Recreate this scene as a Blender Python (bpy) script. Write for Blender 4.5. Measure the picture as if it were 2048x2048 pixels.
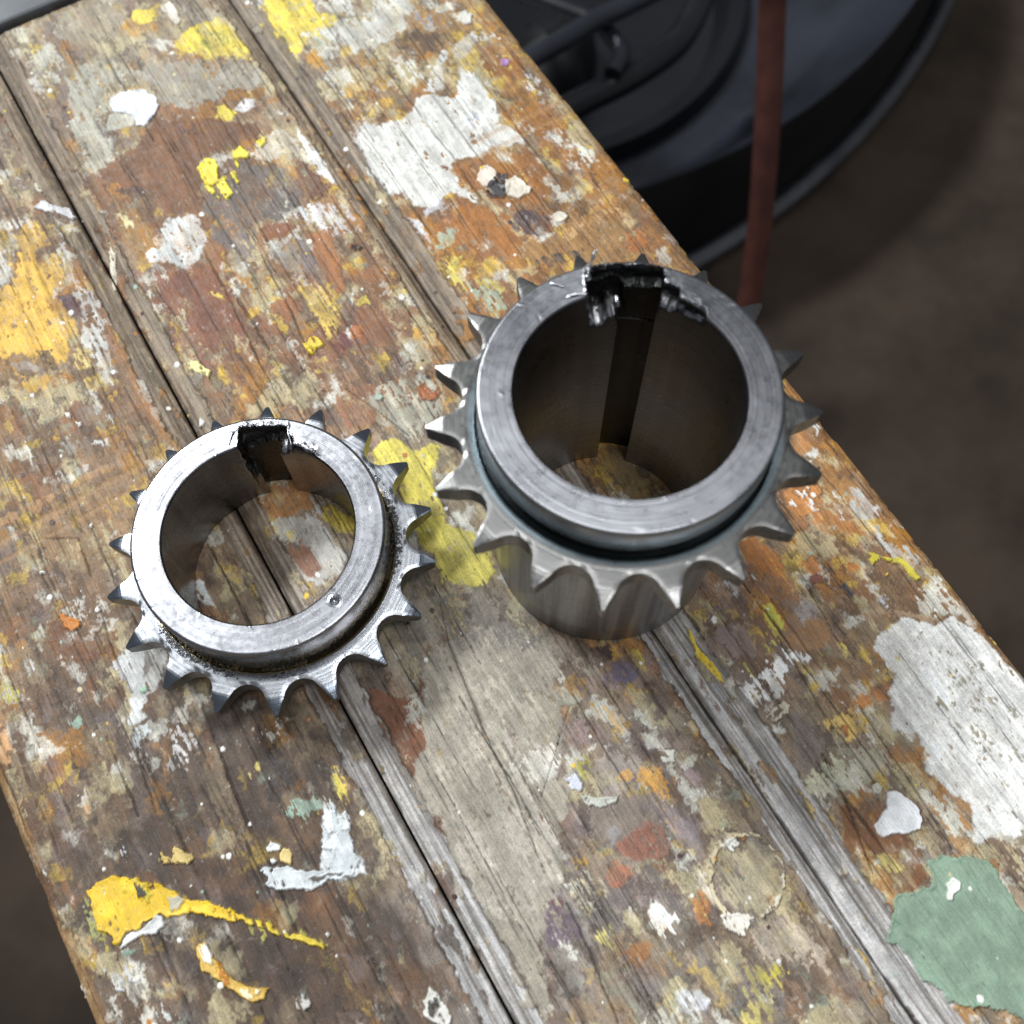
import bpy, math, random
import numpy as np
from mathutils import Matrix, Vector

# ------------------------------------------------------------------ camera, world, lamps
MM = 0.001
for o in list(bpy.data.objects): bpy.data.objects.remove(o)
SC = bpy.context.scene
COL = SC.collection
CAM_R = ((0.8583734, -0.5129378, -0.0094758), (-0.4782794, -0.7934196, -0.3764760), (0.1855905, 0.3276890, -0.9263779))
CAM_P = (7.554, -44.679, 192.055)
cd = bpy.data.cameras.new("camera"); cam = bpy.data.objects.new("camera", cd); COL.objects.link(cam)
cd.sensor_width = 36.0; cd.lens = 2124.99/2048*36.0; cd.clip_start = 0.005; cd.clip_end = 50
mr = Matrix(((CAM_R[0][0], -CAM_R[1][0], -CAM_R[2][0], CAM_P[0]*MM),
             (CAM_R[0][1], -CAM_R[1][1], -CAM_R[2][1], CAM_P[1]*MM),
             (CAM_R[0][2], -CAM_R[1][2], -CAM_R[2][2], CAM_P[2]*MM), (0, 0, 0, 1)))
cam.matrix_world = mr
cd.dof.use_dof = True; cd.dof.focus_distance = 0.198; cd.dof.aperture_fstop = 19.0
SC.camera = cam
W = bpy.data.worlds.new("World"); SC.world = W; W.use_nodes = True
bgn = W.node_tree.nodes['Background']; bgn.inputs[0].default_value = (0.86, 0.92, 1.0, 1); bgn.inputs[1].default_value = 0.22
def area(name, loc, target, sx, sy, power, col):
    l = bpy.data.lights.new(name, 'AREA'); l.shape = 'RECTANGLE'; l.size = sx; l.size_y = sy; l.energy = power; l.color = col
    o = bpy.data.objects.new(name, l); COL.objects.link(o); o.location = loc
    d = Vector(target)-Vector(loc); o.rotation_euler = d.to_track_quat('-Z', 'Y').to_euler(); return o
area('overhead_light', (-0.40, 1.52, 1.75), (0.02, 0.03, 0), 0.7, 0.25, 56.0, (0.93, 0.97, 1.0))
area('overhead_light', (0.13, 0.27, 1.5), (0.02, 0.03, 0), 0.36, 0.14, 4.2, (0.95, 0.98, 1.0))
area('overhead_light', (0.16, -0.34, 1.45), (0.03, 0.02, 0), 0.45, 0.2, 6.5, (0.97, 0.98, 1.0))  # fill light added over the near side to brighten bench and bore
SC.view_settings.view_transform = 'Standard'; SC.view_settings.look = 'None'
SC.view_settings.exposure = 0.05; SC.view_settings.gamma = 1.0
SC.render.engine = 'CYCLES'; SC.render.resolution_x = 1024; SC.render.resolution_y = 1024

# ------------------------------------------------------------------ helpers
rng = np.random.RandomState(7)
TAB = rng.rand(512, 512).astype(np.float32)
def vn(x, y, s=0):
    x = x+s*37.13; y = y+s*91.7
    xi = np.floor(x).astype(np.int32); yi = np.floor(y).astype(np.int32)
    fx = (x-xi).astype(np.float32); fy = (y-yi).astype(np.float32)
    fx = fx*fx*(3-2*fx); fy = fy*fy*(3-2*fy)
    a = TAB[xi & 511, yi & 511]; b = TAB[(xi+1) & 511, yi & 511]; c = TAB[xi & 511, (yi+1) & 511]; d = TAB[(xi+1) & 511, (yi+1) & 511]
    return (a*(1-fx)+b*fx)*(1-fy)+(c*(1-fx)+d*fx)*fy
def fbm(x, y, s=0, octv=4, gain=0.55):
    r = 0; w = 1; t = 0
    for k in range(octv):
        r = r+w*(vn(x*2.03**k, y*2.03**k, s+k*3.7)-0.5); t += w*w; w *= gain
    return 0.5+0.5*np.tanh(r/(0.25*math.sqrt(t)))          # roughly uniform in 0..1
def sstep(a, b, x):
    t = np.clip((x-a)/(b-a), 0, 1); return t*t*(3-2*t)
def lin(c):
    c = np.asarray(c, float)/255.0
    return np.where(c <= 0.04045, c/12.92, ((c+0.055)/1.055)**2.4)
def mesh_obj(name, V, F, mat=None, parent=None, smooth=True, sharp=None):
    me = bpy.data.meshes.new(name)
    V = np.asarray(V, np.float32).reshape(-1, 3)*MM
    if isinstance(F, np.ndarray):
        n = F.shape[0]; k = F.shape[1]
        me.vertices.add(len(V)); me.vertices.foreach_set('co', V.ravel())
        me.loops.add(n*k); me.loops.foreach_set('vertex_index', F.astype(np.int32).ravel())
        me.polygons.add(n); me.polygons.foreach_set('loop_start', np.arange(0, n*k, k, dtype=np.int32))
        me.update(calc_edges=True)
    else:
        me.from_pydata([tuple(v) for v in V], [], F); me.update()
    me.polygons.foreach_set('use_smooth', np.full(len(me.polygons), smooth)); 
    if smooth and sharp: me.set_sharp_from_angle(angle=math.radians(sharp))
    o = bpy.data.objects.new(name, me); COL.objects.link(o)
    if mat: me.materials.append(mat)
    if parent: o.parent = parent
    return o
def vattr(o, name, data, kind='FLOAT'):
    a = o.data.attributes.new(name, kind, 'POINT')
    a.data.foreach_set('color' if kind == 'FLOAT_COLOR' else 'value', np.asarray(data, np.float32).ravel())
def empty(name, loc, label=None, cat=None):
    o = bpy.data.objects.new(name, None); COL.objects.link(o); o.location = [c*MM for c in loc]; o.empty_display_size = 0.01
    if label: o['label'] = label; o['category'] = cat
    return o
def gridF(nu, nv, wrap=False):
    i = np.arange(nu if wrap else nu-1)[:, None]; j = np.arange(nv-1)[None, :]; i2 = (i+1) % nu
    return np.stack([i*nv+j, i2*nv+j, i2*nv+j+1, i*nv+j+1], -1).reshape(-1, 4)
class NT:
    def __init__(s, name):
        s.m = bpy.data.materials.new(name); s.m.use_nodes = True; s.t = s.m.node_tree; s.b = s.t.nodes['Principled BSDF']; s.i = 0
    def n(s, typ, props=None, **ins):
        nd = s.t.nodes.new(typ)
        for k, v in (props or {}).items(): setattr(nd, k, v)
        for k, v in ins.items():
            k = int(k[1:]) if k[0] == '_' and k[1:].isdigit() else k.replace('_', ' ')
            s.set(nd.inputs[k], v)
        return nd
    def set(s, sock, v):
        if isinstance(v, bpy.types.NodeSocket): s.t.links.new(v, sock)
        elif isinstance(v, (tuple, list)) and sock.type == 'RGBA' and len(v) == 3: sock.default_value = (*v, 1)
        else: sock.default_value = v
    def math(s, op, a, b=0.0, c=0.0, clamp=False):
        nd = s.n('ShaderNodeMath', {'operation': op, 'use_clamp': clamp}, _0=a, _1=b, _2=c); return nd.outputs[0]
    def mapr(s, v, a, b, c=0.0, d=1.0):
        return s.n('ShaderNodeMapRange', {'interpolation_type': 'SMOOTHSTEP'}, _0=v, _1=a, _2=b, _3=c, _4=d).outputs[0]
    def mix(s, f, a, b, bt='MIX'):
        nd = s.t.nodes.new('ShaderNodeMix'); nd.data_type = 'RGBA'; nd.blend_type = bt
        s.set(nd.inputs[0], f); s.set(nd.inputs[6], a); s.set(nd.inputs[7], b); return nd.outputs[2]
    def noise(s, vec, scale, detail=4, rough=0.55, out=0):
        return s.n('ShaderNodeTexNoise', Vector=vec, Scale=scale, Detail=detail, Roughness=rough).outputs[out]
    def scale(s, vec, x, y, z):
        return s.n('ShaderNodeMapping', Vector=vec, Scale=(x, y, z)).outputs[0]
    def bump(s, h, strength, dist, normal=None):
        nd = s.n('ShaderNodeBump', Height=h, Strength=strength, Distance=dist)
        if normal: s.t.links.new(normal, nd.inputs['Normal'])
        return nd.outputs[0]

# ------------------------------------------------------------------ materials
def wood_material():
    N = NT('painted_wood'); P = N.n('ShaderNodeTexCoord').outputs['Object']
    at = N.n('ShaderNodeAttribute', {'attribute_name': 'tone'})
    gl = N.n('ShaderNodeAttribute', {'attribute_name': 'gloss'}).outputs['Fac']
    fine = N.noise(P, 2600, 3, 0.6)
    grain = N.noise(N.scale(P, 3200, 260, 3200), 1, 4, 0.6)
    mid = N.noise(P, 700, 5, 0.65)
    gk = N.math('SUBTRACT', 1.15, N.math('MULTIPLY', gl, 0.9))
    f = N.math('ADD', N.mapr(fine, 0.3, 0.7, -0.17, 0.17), N.mapr(grain, 0.3, 0.7, -0.22, 0.20))
    f = N.math('ADD', f, N.mapr(mid, 0.3, 0.7, -0.16, 0.14)); f = N.math('ADD', N.math('MULTIPLY', f, gk), 1.0)
    cmb = N.n('ShaderNodeVectorMath', {'operation': 'SCALE'}); N.set(cmb.inputs[0], at.outputs['Color']); N.set(cmb.inputs['Scale'], f)
    speck = N.mapr(N.noise(P, 1500, 2, 0.5), 0.70, 0.74)
    col = N.mix(N.math('MULTIPLY', speck, 0.2), cmb.outputs[0], (0.42, 0.40, 0.36))
    dk = N.mapr(N.noise(N.scale(P, 1900, 500, 1900), 1, 3, 0.6), 0.67, 0.73)
    col = N.mix(N.math('MULTIPLY', dk, 0.6), col, (0.05, 0.035, 0.025))
    N.set(N.b.inputs['Base Color'], col)
    r = N.math('SUBTRACT', 0.70, N.math('MULTIPLY', gl, 0.30)); r = N.math('ADD', r, N.mapr(mid, 0.3, 0.7, -0.12, 0.12))
    N.set(N.b.inputs['Roughness'], r); N.set(N.b.inputs['Specular IOR Level'], 0.45)
    h = N.math('ADD', N.math('MULTIPLY', fine, 0.5), N.math('ADD', grain, mid))
    N.set(N.b.inputs['Normal'], N.bump(h, 0.6, 0.00016))
    return N.m
def steel_material(name, base, rough, aniso, rings, tint=None, spots=0.5, streak=0.0, metal=1.0):
    """turned steel: tangents run round the part's own axis"""
    N = NT(name); P = N.n('ShaderNodeTexCoord').outputs['Object']
    sx = N.n('ShaderNodeSeparateXYZ', Vector=P)
    rad = N.math('POWER', N.math('ADD', N.math('MULTIPLY', sx.outputs[0], sx.outputs[0]), N.math('MULTIPLY', sx.outputs[1], sx.outputs[1])), 0.5)
    cr = N.n('ShaderNodeVectorMath', {'operation': 'CROSS_PRODUCT'}, _0=P, _1=(0, 0, 1.0))
    tg = N.n('ShaderNodeVectorMath', {'operation': 'NORMALIZE'}, _0=cr.outputs[0])
    vt = N.n('ShaderNodeVectorTransform', {'vector_type': 'VECTOR', 'convert_from': 'OBJECT', 'convert_to': 'WORLD'}, _0=tg.outputs[0])
    N.set(N.b.inputs['Tangent'], vt.outputs[0]); N.set(N.b.inputs['Anisotropic'], aniso)
    n1 = N.noise(P, 160, 5, 0.6); n2 = N.noise(P, 900, 4, 0.6); n3 = N.noise(P, 3000, 2, 0.5)
    rr = N.n('ShaderNodeCombineXYZ', _0=rad, _1=N.math('MULTIPLY', sx.outputs[2], 1.0))
    ring = N.noise(rr.outputs[0], rings, 3, 0.7)
    c = N.mix(N.mapr(n1, 0.3, 0.7), tuple(b*0.88 for b in base), base)
    c = N.mix(N.mapr(ring, 0.36, 0.64, 0.0, 0.45), c, tuple(b*0.5 for b in base))
    stv = N.noise(N.scale(P, 330, 330, 9), 1, 4, 0.65)
    if streak: c = N.mix(streak, c, N.mix(N.mapr(stv, 0.35, 0.65), tuple(b*0.35 for b in base), tuple(b*1.7 for b in base)))  # upright light and dark bands in the colour stand in for reflections
    gr = N.n('ShaderNodeAttribute', {'attribute_name': 'grime_dark'}).outputs['Fac']
    if tint:
        for (r0, r1, tc, amt) in tint:
            m = N.math('MULTIPLY', N.mapr(rad, (r0-0.5)*MM, r0*MM), N.mapr(rad, r1*MM, (r1+0.6)*MM, 1.0, 0.0))
            c = N.mix(N.math('MULTIPLY', m, amt), c, tc)
    recess_dark = N.n('ShaderNodeAttribute', {'attribute_name': 'recess_dark'}).outputs['Fac']  # darkens the bore wall, keyway slot and torn bites
    c = N.mix(N.math('MULTIPLY', recess_dark, 0.85), c, N.mix(N.mapr(stv, 0.35, 0.65), (0.012, 0.011, 0.010), (0.34, 0.33, 0.31)))  # upright streaks painted in as reflections on the bore wall
    c = N.mix(N.mapr(recess_dark, 0.55, 0.72, 0.0, 0.86), c, (0.020, 0.018, 0.016))
    sp = N.mapr(N.noise(P, 1300, 4, 0.7), 0.66, 0.72)
    c = N.mix(N.math('MULTIPLY', sp, spots), c, tuple(b*0.25 for b in base))
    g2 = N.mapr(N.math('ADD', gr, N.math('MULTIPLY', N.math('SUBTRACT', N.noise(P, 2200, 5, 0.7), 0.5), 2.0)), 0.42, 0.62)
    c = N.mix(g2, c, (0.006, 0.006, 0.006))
    N.set(N.b.inputs['Base Color'], c)
    ob = N.mapr(recess_dark, 0.78, 0.92)
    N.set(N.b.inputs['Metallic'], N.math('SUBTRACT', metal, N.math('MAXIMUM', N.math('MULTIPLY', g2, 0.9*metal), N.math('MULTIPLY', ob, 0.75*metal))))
    r = N.math('ADD', N.math('ADD', N.math('MULTIPLY', ob, 0.22), N.mapr(n2, 0.3, 0.7, rough-0.03, rough+0.04)), N.mapr(n1, 0.3, 0.7, -0.03, 0.05))
    N.set(N.b.inputs['Roughness'], r)
    h = N.math('ADD', N.math('MULTIPLY', ring, 1.0), N.math('MULTIPLY', n3, 0.035))
    nb = N.bump(h, 0.8, 0.00004)
    gb = N.bump(N.math('MULTIPLY', g2, N.noise(P, 1500, 4, 0.6)), 0.6, 0.00018, nb)
    N.set(N.b.inputs['Normal'], gb)
    return N.m
def plain(name, base, rough, spec=0.5, nscale=60, var=0.3, metallic=0.0, bump=0.0):
    N = NT(name); P = N.n('ShaderNodeTexCoord').outputs['Object']
    n = N.noise(P, nscale, 6, 0.6)
    N.set(N.b.inputs['Base Color'], N.mix(N.mapr(n, 0.3, 0.7), tuple(b*(1-var) for b in base), tuple(b*(1+var) for b in base)))
    N.set(N.b.inputs['Roughness'], rough); N.set(N.b.inputs['Specular IOR Level'], spec); N.set(N.b.inputs['Metallic'], metallic)
    if bump: N.set(N.b.inputs['Normal'], N.bump(n, 0.5, bump))
    return N.m
M_WOOD = wood_material()
M_HUB = steel_material('turned_steel_small', (0.34, 0.34, 0.36), 0.25, 0.45, 2300, spots=0.2)
M_RING_S = steel_material('toothed_steel_small', (0.34, 0.35, 0.37), 0.25, 0.45, 2300, [(22.0, 22.5, (0.62, 0.45, 0.17), 0.8), (27.4, 30.5, (0.16, 0.19, 0.24), 0.6)])
M_HUB_B = steel_material('turned_steel_big', (0.37, 0.37, 0.39), 0.30, 0.45, 2300, spots=0.1)
M_RING_B = steel_material('toothed_steel_big', (0.195, 0.192, 0.185), 0.30, 0.3, 2400, [(21.9, 23.2, (0.20, 0.29, 0.33), 0.5)], spots=0.3)
M_SLEEVE = steel_material('ground_steel_sleeve', (0.27, 0.275, 0.285), 0.40, 0.6, 500, spots=0.15, streak=0.55, metal=0.75)
M_BURR = plain('torn_bright_steel', (0.62, 0.62, 0.64), 0.28, 0.5, 900, 0.3, 1.0)
M_FLANK = plain('dark_flank_steel', (0.13, 0.125, 0.12), 0.34, 0.5, 900, 0.5, 0.9)  # tooth sides get a darker steel than the faces
M_FLOOR = plain('floor_concrete', (0.036, 0.0255, 0.018), 0.85, 0.2, 14, 0.35, bump=0.002)
M_PAN = plain('black_plastic', (0.005, 0.0055, 0.007), 0.24, 0.5, 20, 0.3)
M_PANIN = plain('sheen_tone_plastic', (0.012, 0.0135, 0.019), 0.25, 0.6, 9, 0.8)  # uneven tone stands in for the soft sheen inside the tub
M_RIM = plain('highlight_rim_plastic', (0.045, 0.046, 0.052), 0.25, 0.6, 12, 0.7)  # paler than the tub: the rim's highlight is put into its colour
M_DARK = plain('recess_black', (0.006, 0.006, 0.007), 0.6, 0.3, 20, 0.3)  # recess shading of the tub's outer band put into the colour
M_HOSE = plain('red_rubber', (0.075, 0.024, 0.017), 0.6, 0.4, 90, 0.25, bump=0.0006)
M_PLATE = plain('grey_painted_steel', (0.060, 0.065, 0.072), 0.45, 0.5, 150, 0.3)

# ------------------------------------------------------------------ floor and things below
def lathe_rings(rings, n=160, name='x', mat=None, parent=None, a0=0, a1=2*math.pi):
    """rings: (cx, cy, z, r) in mm, skinned one to the next"""
    A = np.linspace(a0, a1, n, endpoint=False)
    V = np.array([[(cx+r*np.cos(A)), (cy+r*np.sin(A)), np.full(n, z)] for cx, cy, z, r in rings])  # k,3,n
    V = V.transpose(2, 0, 1).reshape(-1, 3)
    return mesh_obj(name, V, gridF(n, len(rings), True), mat, parent, True, 40)
def tube(name, pts, rad, mat, parent=None, n=14, sub=8):
    P = np.array(pts, float); out = []
    for i in range(len(P)-1):
        p0 = P[max(i-1, 0)]; p1 = P[i]; p2 = P[i+1]; p3 = P[min(i+2, len(P)-1)]
        for t in np.arange(sub)/sub: out.append(0.5*((2*p1)+(-p0+p2)*t+(2*p0-5*p1+4*p2-p3)*t*t+(-p0+3*p1-3*p2+p3)*t**3))
    out.append(P[-1]); out = np.array(out); T = np.gradient(out, axis=0); T /= np.linalg.norm(T, axis=1)[:, None]
    up = np.array([0.3, 0.9, 0.2]); U = np.cross(T, up); U /= np.linalg.norm(U, axis=1)[:, None]; Wv = np.cross(T, U)
    A = np.linspace(0, 2*np.pi, n, endpoint=False)
    V = out[:, None, :]+rad*(U[:, None, :]*np.cos(A)[None, :, None]+Wv[:, None, :]*np.sin(A)[None, :, None])
    m = len(out); F = [(i*n+j, i*n+(j+1) % n, (i+1)*n+(j+1) % n, (i+1)*n+j) for i in range(m-1) for j in range(n)]
    F += [tuple(range(n))[::-1], tuple((m-1)*n+j for j in range(n))]
    return mesh_obj(name, V.reshape(-1, 3), F, mat, parent, True, 50)
FZ = -320.0
gx = np.linspace(-2500, 3500, 121); gy = np.linspace(-2500, 3500, 121)
X, Y = np.meshgrid(gx, gy, indexing='ij')
fl = mesh_obj('floor', np.stack([X, Y, FZ+2.0*fbm(X/300, Y/300, 5)], -1).reshape(-1, 3), gridF(121, 121), M_FLOOR); fl['kind'] = 'structure'
pan = empty('drain_tub', (258, 679, FZ), 'large round black plastic tub on the dark floor beyond the bench', 'tub')
def rel(o): 
    o.matrix_parent_inverse = Matrix.Translation(-o.parent.location); return o
rel(lathe_rings([(258, 679, FZ+3, 462), (258, 679, FZ+9, 474), (258, 679, FZ+14, 474), (258, 679, FZ+17, 469), (258, 679, FZ+14, 465)], 220, 'rim', M_RIM, pan))
rel(lathe_rings([(258, 679, FZ+13, 465), (262, 660, FZ+10, 445), (270, 620, FZ+20, 405), (285, 560, FZ+55, 345), (292, 520, FZ+84, 306), (292, 518, FZ+88, 303)], 220, 'outer_wall', M_DARK, pan))
rel(lathe_rings([(292, 518, FZ+88, 303), (291, 514, FZ+88, 299), (290, 508, FZ+78, 290), (287, 480, FZ+50, 240), (284, 430, FZ+34, 175), (282, 415, FZ+34, 140)], 220, 'inner_wall', M_PANIN, pan))
rel(lathe_rings([(282, 415, FZ+34, 140), (281, 412, FZ+44, 134), (281, 410, FZ+44, 124), (280, 408, FZ+30, 116), (280, 400, FZ+22, 80), (280, 400, FZ+20, 1)], 160, 'basin', M_PAN, pan))
rel(tube('handle', [(199.0, 266.0, -215.0), (229.0, 268.0, -215.0), (261.0, 269.0, -215.0), (293.0, 276.0, -215.0), (323.0, 297.0, -215.0)], 7, M_PAN, pan))
lump = lathe_rings([(262, 352, FZ+22, 30), (262, 352, FZ+40, 27), (264, 354, FZ+52, 17), (266, 357, FZ+57, 1)], 40, 'dark_lump', M_DARK, pan)  # irregular black lump added in place of a dark recess
lv = np.array([v.co[:] for v in lump.data.vertices]); la = np.arctan2(lv[:, 1]-0.352, lv[:, 0]-0.262); lf_ = (1+0.35*np.sin(la*2+0.6)+0.15*np.sin(la*5))[:, None]
lv[:, :2] = np.array([0.262, 0.352])+(lv[:, :2]-np.array([0.262, 0.352]))*lf_; lump.data.vertices.foreach_set('co', lv.astype(np.float32).ravel()); rel(lump)
rel(tube('strap', [(188.0, 283.0, -195.0), (210.0, 287.0, -195.0), (229.0, 289.0, -195.0), (250.0, 292.0, -195.0), (268.0, 292.0, -195.0), (293.0, 293.0, -195.0)], 5, M_PANIN, pan))
rel(tube('strap', [(234.0, 339.0, -205.0), (246.0, 319.0, -205.0), (257.0, 299.0, -205.0), (258.0, 278.0, -205.0), (246.0, 267.0, -205.0)], 4.5, M_PANIN, pan))
hz = tube('hose', [(272.4, 210.6, -95.0), (272.4, 206.1, -110.0), (273.3, 203.2, -125.0), (269.4, 189.8, -152.0), (264.7, 175.6, -182.0), (260.1, 162.4, -214.0), (253.5, 149.0, -250.0), (244.3, 135.6, -285.0), (228.1, 121.7, -312.0)], 5.6, M_HOSE, None, 20, 14)
hz['label'] = 'red brown rubber hose hanging down in front of the black tub beside the bench'; hz['category'] = 'hose'

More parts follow.
